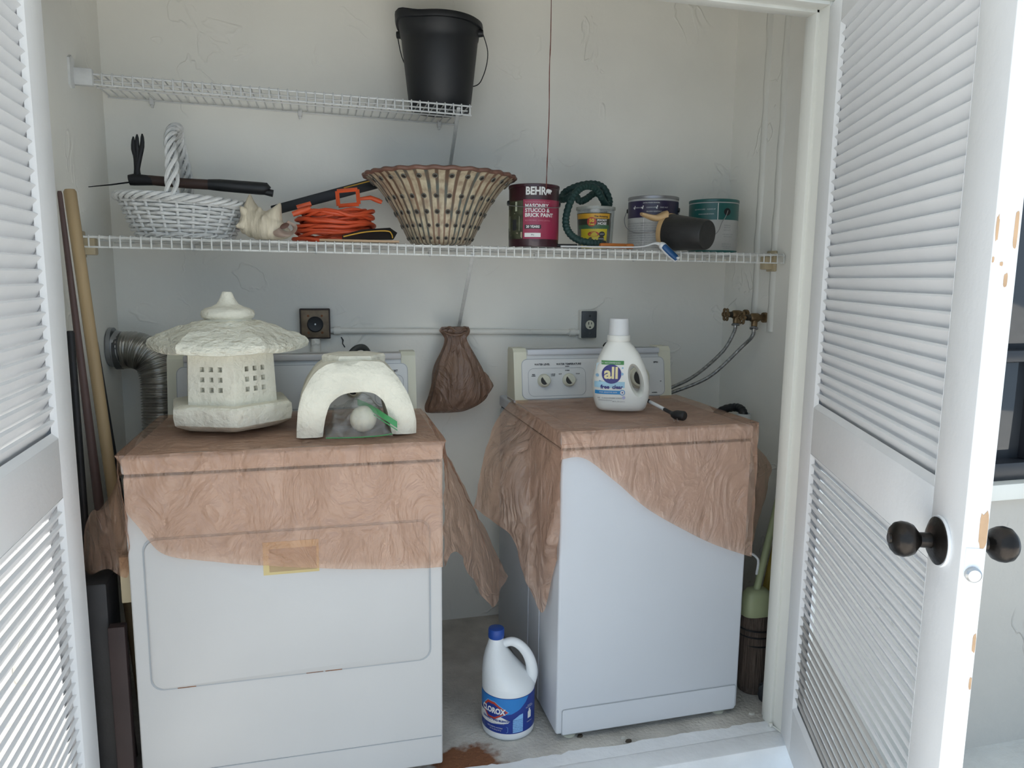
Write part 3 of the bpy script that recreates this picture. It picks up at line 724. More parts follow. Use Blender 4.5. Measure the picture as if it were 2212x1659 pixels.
# cultivator lying across the basket
m_iron = mat('black_iron', (.022, .022, .024), .55, .4, .2, 20, .2, 60)
m_haft = mat('dark_stained_wood', (.055, .030, .024), .55, 0, .3, 18, .2, 40, stretch=(.2, 1, 1))
cy_ = -.225
cu = thing('hand_cultivator', 'black three-pronged hand cultivator lying across the wicker basket', 'garden tool', tuple(uy(430, 400, cy_)))
q = lambda px, py, y=cy_: uy(px, py, y)
bm = bm_new(); tube(bm, [q(322, 389), q(400, 396), q(455, 399)], [.0145, .015, .0155], 12); obj('haft', bm, m_haft, cu)
bm = bm_new(); tube(bm, [q(450, 398.5), q(475, 400), q(560, 407), q(574, 408), q(578, 412)], [.0158, .0182, .0195, .0195, .015], 12); tube(bm, [q(572, 414), q(590, 418)], [.0105, .0115], 10); obj('grip', bm, m_black, cu)
bm = bm_new(); tube(bm, [q(279, 389), q(290, 388), q(330, 390)], [.0155, .0175, .0145], 12); hd = obj('socket', bm, m_iron, cu)
bm = bm_new(); tube(bm, [q(285, 393), q(240, 399), q(187, 404)], [.004, .0035, .002], 8, flat=(1, .6)); obj('pick', bm, m_iron, cu)
for a, b, c, d in ((294, 340, 288, 305), (297, 340, 296, 300), (301, 340, 307, 299)):
    dy = {288: -.03, 296: 0, 307: .03}[c]
    bm = bm_new(); tube(bm, spline([q(297, 384), q(296, 365), q(a, b), q(c, d+15), q(c, d-10)], 12), [.012, .0105, .0088, .0085, .0085, .0082, .0078, .0074, .0068, .006, .0048, .002], 8); obj('prong', bm, m_iron, cu)

# conch shell
m_conch = mat('cream_conch', (.66, .58, .44), .5, 0, .18, 14, .5, 45, stretch=(3, 1, .6))
m_conchin = mat('conch_inner_lip', (.70, .55, .46), .25, 0, .08)
co_y = -.335
o = uy(578, 472, co_y); zb_ = ZL(-.35)
cs = thing('conch_shell', 'cream conch shell with blunt spikes on the wire shelf', 'shell', (o.x, co_y, zb_+.001))
bm = bm_new(); rings = []
NA, NL = 40, 34
P0 = uy(520, 473, co_y+.030); P1 = uy(628, 507, co_y-.03); ax = (P1-P0)
e1 = ax.normalized(); e3 = Vector((0, -1, .15)); e3 = (e3-e1*e3.dot(e1)).normalized(); e2 = e3.cross(e1)
if e2.z < 0: e2 = -e2
SPK = [(.14, 92, .044, .17, 38), (.10, 30, .024, .07, 16), (.11, 165, .022, .07, 16), (.14, -35, .02, .07, 16), (.60, 85, .042, .17, 36), (.33, 62, .012, .07, 16), (.36, 120, .010, .07, 16), (.5, 20, .012, .08, 18)]
NA, NL = 64, 60
for j in range(NL):
    t = j/(NL-1)
    rad = interp([0, .05, .12, .25, .40, .55, .7, .85, .95, 1], [.006, .026, .040, .043, .045, .045, .036, .024, .014, .006], t)
    ring = []
    for i in range(NA):
        a = 360*i/NA; h = 0; pull = 0
        for (ts, as_, hh, wt, wa) in SPK:
            da = (a-as_+180) % 360-180; g_ = max(0, 1-math.hypot((t-ts)/wt, da/(wa*1.35)))
            h += hh*g_**1.25; pull += (.55 if ts < .2 else -.1)*hh*g_
        rr = rad*(1+.03*math.sin(38*t+.04*a))+h; ar_ = R(a)
        p = P0+ax*t+e2*math.sin(ar_)*rr+e3*math.cos(ar_)*rr*.8-e1*pull
        p.z = max(p.z, zb_+.002); ring.append(p)
    rings.append(ring)
loft(bm, rings); obj('shell_body', bm, m_conch, cs, 70)
# flared outer lip curling round the dark opening
bm = bm_new()
cL = uy(612, 492, co_y-.045)
drape(bm, [[uy(590, 500, co_y-.04), uy(600, 494, co_y-.052), uy(606, 490, co_y-.04)],
           [uy(592, 508, co_y-.045), uy(606, 505, co_y-.07), uy(612, 498, co_y-.048)],
           [uy(605, 513, co_y-.045), uy(624, 510, co_y-.075), uy(626, 500, co_y-.05)],
           [uy(628, 508, co_y-.04), uy(640, 500, co_y-.07), uy(634, 494, co_y-.05)],
           [uy(632, 490, co_y-.03), uy(641, 486, co_y-.05), uy(633, 488, co_y-.045)],
           [uy(618, 480, co_y-.03), uy(622, 476, co_y-.05), uy(619, 482, co_y-.045)]], 22, 8, .0008, 30)
for v in bm.verts: v.co.z = max(v.co.z, zb_+.0015)
ret = bmesh.ops.solidify(bm, geom=list(bm.faces), thickness=.003); obj('shell_lip', bm, m_conchin, cs, 70, label='pale pink inner lip')
bm = bm_new(); c = uy(615, 488, co_y-.046)  # solid dark lump, its colour stands in for shade in the shell mouth
lathe(bm, [(0, .0), (.6, .0), (1, .25), (.75, .6), (0, .75)], n=18); bmesh.ops.transform(bm, matrix=Matrix.Translation(c) @ Matrix.Rotation(R(75), 4, 'X') @ Matrix.Rotation(R(30), 4, 'Z') @ Matrix.Diagonal((.015, .008, .004, 1)), verts=bm.verts); obj('opening', bm, mat('painted_hollow_shade', (.10, .045, .03), .6, 0, .2), cs, 60, label='dark hollow of the shell')

# orange extension cord
m_or = mat('orange_cord', (.62, .085, .028), .45, 0, .06, 20)
m_or2 = mat('orange_plastic', (.66, .10, .03), .4, 0, .05, 20)
ox, oy, oz = -.135, -.252, ZL(-.13)+.0062
ec = thing('extension_cord', 'coiled bright orange extension cord beside the conch shell', 'extension cord', (ox, oy, oz-.004))
bm = bm_new(); pts = []; loops = 20; N = loops*40
for k in range(N):
    a = 2*PI*k/40; L = k/40; lev = L/loops
    jx = nz((L*.9, 1, 0)); jy = nz((L*.9, 7, 0)); 
    A = .116+.014*math.sin(L*2.4)+.010*jx-.012*lev; B = .085+.012*math.cos(L*2.4)+.008*jy
    zz = oz+.004+.090*(lev**.92)+.012*nz((math.cos(a)*1.3+L*.7, math.sin(a)*1.3, 4))+.006*math.sin(a+L)
    pts.append(Vector((ox+.01*jy+A*math.cos(a), oy+B*math.sin(a), max(oz, zz))))
tube(bm, pts, .0053, 6); obj('cord', bm, m_or, ec, 60)
bm = bm_new(); yf = -.31
def fbar(p, q_, w=.006): 
    tube(bm, [uy(*p, yf), uy(*q_, yf)], w, 4)
F4 = [(728, 413), (772, 409), (775, 441), (731, 445)]
for i in range(4): fbar(F4[i], F4[(i+1) % 4])
obj('cord_clip', bm, m_or2, ec, 30, label='flat orange plastic frame clip')
bm = bm_new(); tube(bm, [uy(632, 463, -.33), uy(645, 458, -.33), uy(670, 450, -.32)], [.008, .009, .006], 10); tube(bm, [uy(642, 450, -.30), uy(672, 440, -.30)], [.010, .008], 10); obj('plug', bm, m_or2, ec, label='orange moulded plug')
bm = bm_new(); tube(bm, [uy(775, 430, -.29), uy(800, 427, -.28), uy(818, 434, -.27), uy(825, 437, -.27)], [.005, .007, .008, .006], 10); obj('socket_end', bm, m_or2, ec)

# black tool with yellow line, leaning behind the cord
m_yel = mat('yellow_line', (.62, .36, .05), .5, 0, .05)
def bar(name, label, pts, hw, ty, line, cat):
    o = thing(name, label, cat, tuple(Vector(pts[0])))
    bm = bm_new(); a, b = Vector(pts[0]), Vector(pts[1]); d = (b-a).normalized(); n = Vector((-d.z, 0, d.x))
    loft(bm, [[c+n*s*hw[k]+Vector((0, t, 0)) for s, t in ((1, -ty), (1, ty), (-1, ty), (-1, -ty))] for k, c in enumerate((a, b))])
    bmesh.ops.bevel(bm, geom=list(bm.edges), offset=.003, segments=2, profile=.5, affect='EDGES'); obj('bar', bm, m_black, o)
    bm = bm_new(); f0, f1, off = line
    tube(bm, [a+(b-a)*f0+n*off+Vector((0, -ty, 0)), a+(b-a)*f1+n*off+Vector((0, -ty, 0))], .0022, 6); obj('stripe', bm, m_yel, o, label='thin yellow stripe')
    return o
p0 = uy(600, 452, -.11); p1 = uy(838, 389, -.11); p0 = p0+(p0-p1)*.05
bar('edging_shears', 'long black tool shaft with yellow stripe propped behind the orange cord', (p0, p1), (.0155, .018), .008, (.62, .98, .011), 'garden tool')
sh = thing('shear_blade_guard', 'flat black tool end with curved yellow outline under the orange cord', 'garden tool', (0.03, -.34, ZL(.03)+.001))
zz = ZL(.03)+.002
bm = bm_new(); pl = [uy(740, 508, -.36), uy(780, 496, -.34), uy(842, 492, -.33), uy(858, 503, -.35), uy(850, 517, -.37), uy(740, 519, -.385)]
prism(bm, [(p.x, p.y, p.z) for p in pl], lambda p: (p[0], p[1]-.004, max(zz+.006, p[2])), lambda p: (p[0], p[1]+.05, max(zz+.006, p[2]))); obj('blade', bm, m_black, sh, 30)
bm = bm_new(); tube(bm, spline([uy(742, 511, -.392), uy(790, 501, -.37), uy(836, 499, -.36), uy(846, 506, -.368), uy(848, 514, -.382)], 16), .002, 6); obj('stripe', bm, m_yel, sh, label='curved yellow line')
bm = bm_new(); a = uy(690, 517, -.39); b = uy(862, 521, -.39); box(bm, a.x, b.x, -.395, -.35, zz-.001, zz+.006, .001)
tag(center(obj('wooden_slat', bm, mat('tan_wood', (.42, .29, .18), .7, 0, .2, 20, .2, 40, stretch=(.1, 1, 1)))), 'thin tan wooden strip lying at the shelf edge below the cord', 'wood strip')

# pierced ceramic bowl
gx, gy, gz = .198, -.262, ZL(.2)+.001
m_pot = mat('glazed_pot', (.42, .34, .24), .45, 0, .1, 8)
nt = m_pot.node_tree; pb = nt.nodes['Principled BSDF']
tcn = nt.nodes.new('ShaderNodeTexCoord'); uv = tcn.outputs['UV']
def nse(scale, sx, sy, det=4):
    mp = nt.nodes.new('ShaderNodeMapping'); mp.inputs['Scale'].default_value = (sx, sy, 1); nt.links.new(uv, mp.inputs['Vector'])
    n = nt.nodes.new('ShaderNodeTexNoise'); n.inputs['Scale'].default_value = scale; n.inputs['Detail'].default_value = det; nt.links.new(mp.outputs['Vector'], n.inputs['Vector']); return n.outputs['Fac']
def ramp(fac, stops):
    r = nt.nodes.new('ShaderNodeValToRGB'); e = r.color_ramp.elements
    e[0].position, e[0].color = stops[0][0], (*stops[0][1], 1); e[1].position, e[1].color = stops[-1][0], (*stops[-1][1], 1)
    for p, c in stops[1:-1]: k = e.new(p); k.color = (*c, 1)
    nt.links.new(fac, r.inputs['Fac']); return r.outputs['Color']
wv = nt.nodes.new('ShaderNodeTexWave'); wv.wave_type = 'BANDS'; wv.bands_direction = 'X'; wv.inputs['Scale'].default_value = 28/(2*PI)*.5; wv.inputs['Distortion'].default_value = 1.2; wv.inputs['Detail'].default_value = 3; wv.inputs['Detail Scale'].default_value = 2
mpw = nt.nodes.new('ShaderNodeMapping'); mpw.inputs['Scale'].default_value = (2*PI, .3, 1); nt.links.new(uv, mpw.inputs['Vector']); nt.links.new(mpw.outputs['Vector'], wv.inputs['Vector'])
glaze = ramp(nse(1, 9, .9, 3), [(.32, (.20, .115, .08)), (.44, (.22, .135, .085)), (.52, (.09, .11, .10)), (.60, (.16, .10, .065)), (.70, (.10, .055, .035))])
cream = ramp(nse(6, 8, 2, 6), [(.32, (.30, .22, .15)), (.5, (.45, .37, .255)), (.68, (.58, .51, .36))])
mxp = nt.nodes.new('ShaderNodeMix'); mxp.data_type = 'RGBA'; st_ = ramp(wv.outputs['Fac'], [(.16, (0, 0, 0)), (.42, (1, 1, 1))])
nt.links.new(st_, mxp.inputs['Factor']); nt.links.new(glaze, mxp.inputs['A']); nt.links.new(cream, mxp.inputs['B']); nt.links.new(mxp.outputs['Result'], pb.inputs['Base Color'])
m_rim = mat('brown_glaze', (.17, .085, .06), .45, 0, .2, 25)
m_hole_shade = mat('painted_hole_shade', (.03, .022, .017), .8, 0, .2)  # dark discs on the surface stand in for shade inside the holes
bo = thing('ceramic_bowl', 'large pierced ceramic bowl with streaked brown and cream glaze', 'bowl', (gx, gy, gz))
prof = [(.082, 0), (.098, .006), (.112, .030), (.128, .065), (.148, .105), (.172, .145), (.200, .182), (.226, .206), (.240, .214)]
NB = 28
def flute(a, r, z):
    f = (z-gz)/.214; k = .5+.5*math.cos(NB*a)
    rr = r*(1+.016*k*min(1, f*3)*(1-.3*f))+(.004*k*max(0, (f-.8)/.2))
    return rr, z+.002*k*max(0, f-.8)/.2
bm = bm_new(); n = NB*6; uvs = []
lay = bm.loops.layers.uv.new('UVMap'); rowsv = []
pp = [(r, gz+z) for r, z in prof]
fine = []
for j in range(len(pp)-1):
    for s_ in range(3): t = s_/3; fine.append((pp[j][0]*(1-t)+pp[j+1][0]*t, pp[j][1]*(1-t)+pp[j+1][1]*t))
fine.append(pp[-1])
for r, z in fine:
    row_ = []
    for i in range(n):
        a = 2*PI*i/n; rr, zq = flute(a, r, z); rr += .0012*nz((math.cos(a)*9, math.sin(a)*9, z*30)); row_.append(bm.verts.new((gx+rr*math.cos(a), gy+rr*math.sin(a), zq)))
    rowsv.append(row_)
for j in range(len(rowsv)-1):
    for i in range(n):
        f = bm.faces.new((rowsv[j][i], rowsv[j][(i+1) % n], rowsv[j+1][(i+1) % n], rowsv[j+1][i]))
        for lp_, (a, b) in zip(f.loops, ((i, j), (i+1, j), (i+1, j+1), (i, j+1))): lp_[lay].uv = (a/n, b/len(rowsv))
bm.faces.new(rowsv[0][::-1]); obj('bowl_wall', bm, m_pot, bo, 60)
bm = bm_new(); lathe(bm, [(0, gz+.012), (.08, gz+.012), (.118, gz+.06), (.16, gz+.14), (.21, gz+.2), (.234, gz+.216)], (gx, gy, 0), 60); obj('bowl_lining', bm, m_pot, bo, 60)
bm = bm_new(); pts = []
for i in range(240):
    a = 2*PI*i/240; rr, zq = flute(a, .238, gz+.2145); pts.append((gx+rr*math.cos(a), gy+rr*math.sin(a), zq+.001))
tube(bm, pts, .0065, 8, True); obj('rim', bm, m_rim, bo, 60, label='brown scalloped rim')
bm = bm_new(); lathe(bm, [(0, -.0005), (.62, -.0005), (.66, .14), (.85, .22), (1.0, .1), (1.05, -.1)], n=14)
for v in bm.verts: v.co *= 1
hole_me = finish(bm, 'perforation', [m_hole_shade, m_pot], 50)
for p in hole_me.polygons: p.material_index = 0 if max(math.hypot(hole_me.vertices[v].co.x, hole_me.vertices[v].co.y) for v in p.vertices) < .67 else 1
for hh, NH, sz in ((.020, 28, .006), (.058, 28, .0068), (.098, 28, .008), (.143, 28, .0082), (.196, 28, .0085)):
    for i in range(NH):
        a = 2*PI*(i+.0)/NH; r0 = interp([p[1] for p in prof], [p[0] for p in prof], hh); r1 = interp([p[1] for p in prof], [p[0] for p in prof], hh+.01)
        rr, zq = flute(a, r0, gz+hh); sl = math.atan2(r1-r0, .01)
        nrm_ = Vector((math.cos(a)*math.cos(sl), math.sin(a)*math.cos(sl), -math.sin(sl)))
        h = share('perforation', hole_me, bo, Vector((rr*math.cos(a), rr*math.sin(a), hh))+nrm_*.0008, nrm_.to_track_quat('Z', 'Y').to_euler(), (sz, sz, sz))
# paint cans ---------------------------------------------------------------
m_tin = mat('tin_rim', (.32, .32, .33), .35, .7, .1)
def can(label, px, y, RR, HH, m_body, turn=0):
    c = uy(px, 530, y); z = ZL(c.x)+.0015
    t = thing('paint_can', label, 'paint can', (c.x, y, z), 0, 'paint cans on the long shelf')
    bm = bm_new(); lathe(bm, [(0, z), (RR*.985, z), (RR, z+.004), (RR, z+HH-.012), (RR*.99, z+HH-.010)], (c.x, y, 0), 48); obj('can_body', bm, m_body, t)
    return t, Vector((c.x, y, z)), toward_cam(c.x, y)+turn
def bail(t, c, RR, h, ang, ends, m, r=.0014):
    for s in (0, PI):
        d = Vector((math.cos(ang+s), math.sin(ang+s), 0)); bm = bm_new(); cyl(bm, c+d*(RR-.002)+Vector((0, 0, h)), c+d*(RR+.006)+Vector((0, 0, h)), .010, .007, 14); obj('ear', bm, m_black, t)
    bm = bm_new(); tube(bm, spline(ends, 36), r, 6); obj('bail_handle', bm, m, t)
def rimtop(t, c, RR, HH, m):
    bm = bm_new(); z = c.z+HH; lathe(bm, [(RR*.985, z-.012), (RR*1.018, z-.010), (RR*1.02, z-.002), (RR*.99, z), (RR*.95, z-.001), (RR*.93, z-.007), (0, z-.007)], (c.x, c.y, 0), 48); obj('lid', bm, m, t)

m_maroon = mat('maroon_print', (.035, .006, .012), .3, 0, .08, coat=.3)
m_pink = mat('raspberry_print', (.30, .022, .065), .3, 0, .05, coat=.3)
m_white = mat('white_print', (.75, .75, .73), .45, 0, .04)
t, c, ph = can('dark maroon paint can with raspberry front label and white lettering', 1152, -.315, .0825, .198, m_maroon)
rimtop(t, c, .0825, .198, m_maroon)
f0 = cylmap(c, .0825, ph, .0004); f1 = cylmap(c, .0825, ph, .0009); f2 = cylmap(c, .0825, ph, .0014)
bm = bm_new(); patch(bm, -.035, .125, .024, .148, f0, 24); lb = obj('label', bm, m_pink, t, 60)
bm = bm_new(); patch(bm, -.125, -.036, .024, .145, f0, 16); hp = obj('label_picture', bm, mat('label_garden', (.055, .06, .035), .4, 0, .5, 45), t, 60, label='printed picture of a pale house in greenery')
m_hs = mat('label_house', (.52, .55, .42), .4, 0, .15, 40)
for pts in ([(-.1, .05), (-.048, .05), (-.048, .095), (-.07, .106), (-.1, .098)], [(-.066, .112), (-.058, .112), (-.058, .142), (-.066, .142)], [(-.118, .06), (-.107, .06), (-.107, .12), (-.118, .12)]):
    bm = bm_new(); shape(bm, pts, f1); obj('picture_wall', bm, m_hs, hp, 0)
bm = bm_new(); shape(bm, [(-.078, .052), (-.060, .052), (-.060, .086), (-.078, .086)], f2); obj('picture_door', bm, m_ink, hp, 0)
bm = bm_new(); shape(bm, [(-.112, .026), (-.038, .026), (-.038, .046), (-.06, .044), (-.09, .036)], f1); obj('picture_path', bm, mat('label_path', (.45, .36, .26), .4, 0, .1), hp, 0)
lettering(t, m_white, f1, [('BEHR', .034, .006, .1735, dict(bold=.0012, sx=.82))])
bm = bm_new(); shape(bm, [(.040, .166), (.0425, .166), (.0435, .170), (.048, .169), (.0485, .1655), (.0515, .1655), (.0525, .171), (.055, .1655), (.0575, .1655), (.0575, .171), (.0615, .173), (.0625, .177), (.0585, .1795), (.053, .1805), (.047, .1815), (.0415, .180), (.039, .175)], f1); obj('bear_emblem', bm, m_white, t, 0, label='white walking bear emblem')
lettering(t, m_white, f1, [('MASONRY,', .0165, -.028, .1275, dict(left=True, bold=.0005)), ('STUCCO &', .0165, -.028, .1135, dict(left=True, bold=.0005)), ('BRICK PAINT', .0165, -.028, .0985, dict(left=True, bold=.0005))])
m_pkt = mat('pale_pink_print', (.55, .22, .26), .45, 0, .05)
lettering(t, m_pkt, f1, [('INTERIOR/EXTERIOR FLAT', .0072, -.028, .1395, dict(left=True)), ('SELF-PRIMING  LONG-LASTING', .0062, -.028, .082, dict(left=True))])
bm = bm_new(); patch(bm, -.029, .024, .056, .0685, f1, 8); bx2 = obj('guarantee_box', bm, m_ink, t, 60); lettering(bx2, m_white, f2, [('20 YEARS', .0105, -.0025, .0622, dict(bold=.0004))])
bm = bm_new(); patch(bm, -.029, .023, .030, .043, f1, 8); bx3 = obj('colour_box', bm, m_white, t, 60); lettering(bx3, m_ink, f2, [('PPU', .006, -.003, .0365)])
an = ph+R(98)
bail(t, c, .0825, .142, ph+R(-82), [c+Vector((math.cos(ph+R(a)), math.sin(ph+R(a)), 0))*rr+Vector((0, 0, h)) for a, rr, h in ((-82, .089, .142), (-60, .091, .132), (-20, .0905, .124), (20, .0905, .122), (60, .091, .126), (98, .089, .140))], m_tin)

m_purple = mat('purple_print', (.030, .022, .062), .35, 0, .1, coat=.2)
m_lab = mat('pale_can_label', (.46, .46, .44), .45, 0, .06, 20)
t, c, ph = can('paint can with purple top band and grey instructions', 1408, -.19, .0895, .194, m_lab, R(-4))
rimtop(t, c, .0895, .194, m_tin)
f0 = cylmap(c, .0895, ph, .0005); f1 = cylmap(c, .0895, ph, .001)
bm = bm_new(); patch(bm, -.26, .26, .118, .176, f0, 60); obj('colour_band', bm, m_purple, t, 60, label='dark purple band')
m_gp = mat('grey_print', (.25, .25, .26), .5, 0, .1)
fine_print(t, m_white, f1, [('USE WITH CARE', .006, -.05, .152, {}), ('CLEANS UP', .006, -.002, .152, {}), ('DRIES FAST', .006, .045, .152, {}), ('SATIN FINISH ENAMEL', .006, .0, .168, {}), ('MILDEW RESISTANT', .006, .01, .138, {})])
for ex in (-.066, -.032, .018):
    bm = bm_new(); shape(bm, [(ex-.003, .150), (ex+.002, .146), (ex+.005, .158), (ex+.002, .160), (ex, .152), (ex-.003, .156)], f1); obj('symbol', bm, m_white, t, 0)
lines = 'PREPARE SURFACE|APPLY TWO COATS|ALLOW TO DRY|CLEAN TOOLS|KEEP SEALED|READ ALL LABELS'.split('|')
fine_print(t, m_gp, f1, [(lines[i % 6]+' '+lines[(i+2) % 6], .0055, x, .098-.0085*i, {}) for i in range(11) for x in (-.066, .008)])
bm = bm_new(); patch(bm, -.0265, -.025, .0, .115, f1, 1); obj('label_seam', bm, m_white, t, 0)
bail(t, c, .0895, .148, ph+R(-95), [c+Vector((math.cos(ph+R(a)), math.sin(ph+R(a)), 0))*rr+Vector((0, 0, h)) for a, rr, h in ((-95, .095, .148), (-80, .102, .118), (-60, .103, .086), (-35, .101, .066), (0, .098, .066), (30, .097, .076), (60, .096, .1), (85, .095, .146))], m_tin)

m_teal = mat('teal_print', (.018, .115, .105), .35, 0, .1, coat=.2)
t, c, ph = can('paint can with teal top band and white lower label', 1538, -.195, .089, .192, m_lab, R(2))
rimtop(t, c, .089, .192, m_teal)
f0 = cylmap(c, .089, ph, .0005); f1 = cylmap(c, .089, ph, .001)
bm = bm_new(); patch(bm, -.26, .26, .118, .177, f0, 60); obj('colour_band', bm, m_teal, t, 60, label='teal green band')
bm = bm_new(); patch(bm, -.26, .26, .0, .010, f0, 60); obj('base_band', bm, m_teal, t, 60)
bm = bm_new(); patch(bm, .011, .0135, .118, .176, f1, 1); obj('label_seam', bm, m_white, t, 0)
fine_print(t, m_white, f1, [('USE WITH CARE', .006, -.055, .155, {}), ('CLEANS UP', .006, -.012, .155, {}), ('SOLID COLOR STAIN', .006, -.03, .138, {})])
fine_print(t, m_gp, f1, [(s, .006, x, z, {}) for s, x, z in (('WARNING', .05, .098), ('IRRITANT', .05, .09), ('VENTILATE', .05, .081), ('USE ONLY WITH', .055, .066), ('VENTILATION', .055, .058), ('BATCH NO 12', .05, .032), ('ONE GALLON', .05, .024), ('EXTERIOR', .05, .017))])
dd = Vector((math.cos(ph+R(30)), math.sin(ph+R(30)), 0))
bm = bm_new(); cyl(bm, c+dd*.0875+Vector((0, 0, .146)), c+dd*.0903+Vector((0, 0, .146)), .013, .013, 20); obj('ear', bm, m_black, t)
bm = bm_new(); tube(bm, spline([c+dd*.0935+Vector((0, 0, .150)), c+dd*.0965+Vector((-.012, -.004, .128)), c+dd*.0945+Vector((-.03, -.012, .105)), c+dd*.0945+Vector((-.045, -.016, .075)), c+dd*.0945+Vector((-.075, -.018, .055)), c+dd*.0895+Vector((-.105, -.004, .06))], 24), .0014, 6); obj('bail_handle', bm, m_tin, t)

# clear tub with printed card ----------------------------------------------
m_clear = film('clear_plastic', (.93, .95, .95), (.75, .78, .78), .13, .08, .1, 20)
c0 = uy(1285, 527, -.235); z = ZL(c0.x)+.0015; RT = .064; HT = .140
t = thing('plastic_tub', 'clear plastic tub with yellow and green printed wrap', 'tub', (c0.x, -.235, z)); c = Vector((c0.x, -.235, z)); ph = toward_cam(c.x, c.y)
bm = bm_new(); lathe(bm, [(0, z), (RT*.9, z), (RT*.93, z+.003), (RT*1.02, z+HT-.006), (RT*1.05, z+HT), (RT*1.0, z+HT+.001), (RT*.97, z+HT-.01), (RT*.90, z+.006), (0, z+.004)], (c.x, c.y, 0), 44); obj('tub_shell', bm, m_clear, t)
bm = bm_new(); lathe(bm, [(RT*1.0, z+HT-.004), (RT*1.07, z+HT-.003), (RT*1.07, z+HT+.006), (RT*.98, z+HT+.007), (RT*.95, z+HT+.002)], (c.x, c.y, 0), 44); obj('tub_rim', bm, film('clear_rim', (.75, .76, .74), (.55, .56, .52), .45, .15, .1), t)
RC = RT*.94
f0 = cylmap(c, RC, ph, -.002, 0, .055); f1 = cylmap(c, RC, ph, -.0012, 0, .055); f2 = cylmap(c, RC, ph, -.0004, 0, .055)
def wrap(name, col, x0, x1, z0, z1, f=None, parent=None, label=None):
    bm = bm_new(); patch(bm, x0, x1, z0, z1, f or f0, 16); return obj(name, bm, mat('tub_'+name, col, .4, 0, .08), parent or t, 60, label=label)
cd = wrap('card', (.05, .045, .03), -.088, .06, .004, .124, None, None, 'printed wrap-round card')
wrap('orange_band', (.62, .33, .03), -.075, .05, .104, .121, f1, cd); wrap('dark_band', (.04, .045, .03), -.07, .05, .083, .104, f1, cd); wrap('green_band', (.06, .14, .07), -.07, .05, .069, .084, f1, cd); wrap('yellow_panel', (.62, .50, .03), -.054, .042, .004, .070, f1, cd)
m_red = mat('red_print', (.45, .05, .03), .4, 0, .05); m_yl = mat('yellow_letters', (.75, .55, .05), .4, 0, .05)
bm = bm_new(); disc(bm, -.012, .093, .0155, f2); rd = obj('red_disc', bm, m_red, cd, 0)
f3 = cylmap(c, RC, ph, .0004, 0, .055)
bm = bm_new(); write(bm, '50', .016, f3, -.012, .097, .0006); obj('lettering', bm, m_yl, t, 0); bm = bm_new(); write(bm, 'Feet', .010, f3, -.012, .085, .0003); obj('lettering', bm, m_yl, t, 0)
lettering(t, m_ink, f3, [('The Amazing', .0085, .018, .111, dict(bold=.0002))])
lettering(t, m_white, f3, [('POCKET', .0085, .022, .098, dict(bold=.0003)), ('HOSE', .012, .022, .087, dict(bold=.0004))])
bm = bm_new(); disc(bm, -.006, .052, .019, f2, 24, .009); obj('red_oval', bm, m_red, cd, 0); fine_print(t, m_yl, f3, [('NEVER', .006, -.006, .057, {}), ('KINKS OR', .006, -.006, .051, {}), ('TANGLES', .006, -.006, .045, {})])
for xx, zz_ in ((.023, .052), (.021, .036)):
    bm = bm_new(); disc(bm, xx, zz_, .011, f2, 20, .009); obj('dark_oval', bm, m_gap, cd, 0)
fine_print(t, m_white, f3, [('LIGHT', .0055, .023, .052, {}), ('STRONG', .0055, .021, .036, {})])
bm = bm_new(); shape(bm, [(-.022, .02), (-.012, .018), (-.008, .03), (-.012, .042), (-.02, .04), (-.024, .03)], f2); obj('print_shape', bm, m_gap, cd, 0)
bm = bm_new(); shape(bm, [(-.008, .008), (.008, .006), (.012, .016), (.0, .022), (-.008, .02)], f2); obj('print_shape', bm, m_white, cd, 0)

# green hose ----------------------------------------------------------------
m_hose = mat('dark_green_hose', (.010, .040, .036), .6, 0, .15, 30, .3, 120)
hs = thing('garden_hose', 'dark green fabric hose looped round the clear tub', 'hose', (c.x-.04, -.33, z))
hp_ = [uy(1300, 470, -.235), uy(1306, 448, -.225), uy(1302, 428, -.215), uy(1286, 417, -.215), uy(1266, 430, -.225), uy(1252, 434, -.235), uy(1240, 418, -.235), uy(1226, 428, -.22), uy(1213, 430, -.19), uy(1222, 414, -.165), uy(1250, 401, -.17), uy(1282, 397, -.185), uy(1304, 406, -.20), uy(1316, 432, -.215), uy(1312, 446, -.235), uy(1300, 428, -.262), uy(1288, 408, -.285), uy(1266, 402, -.305), uy(1248, 412, -.318), uy(1234, 432, -.325), uy(1224, 462, -.335), uy(1223, 488, -.345), uy(1234, 508, -.355), uy(1254, 520, -.365), uy(1280, 525, -.37), uy(1300, 525.5, -.372)]
zmin = ZL(c.x)+.0145
sp_pts = []
for p in spline(hp_, 330):
    p.z = max(p.z, zmin); sp_pts.append(p)
bm = bm_new(); tube(bm, sp_pts, [.0118+.0011*math.sin(i*1.6) for i in range(330)], 10); obj('hose_tube', bm, m_hose, hs, 70)
bm = bm_new(); e = sp_pts[-1]; tube(bm, [e-Vector((.006, 0, 0)), e+Vector((.012, -.001, 0))], .009, 12); obj('hose_end', bm, m_black, hs)
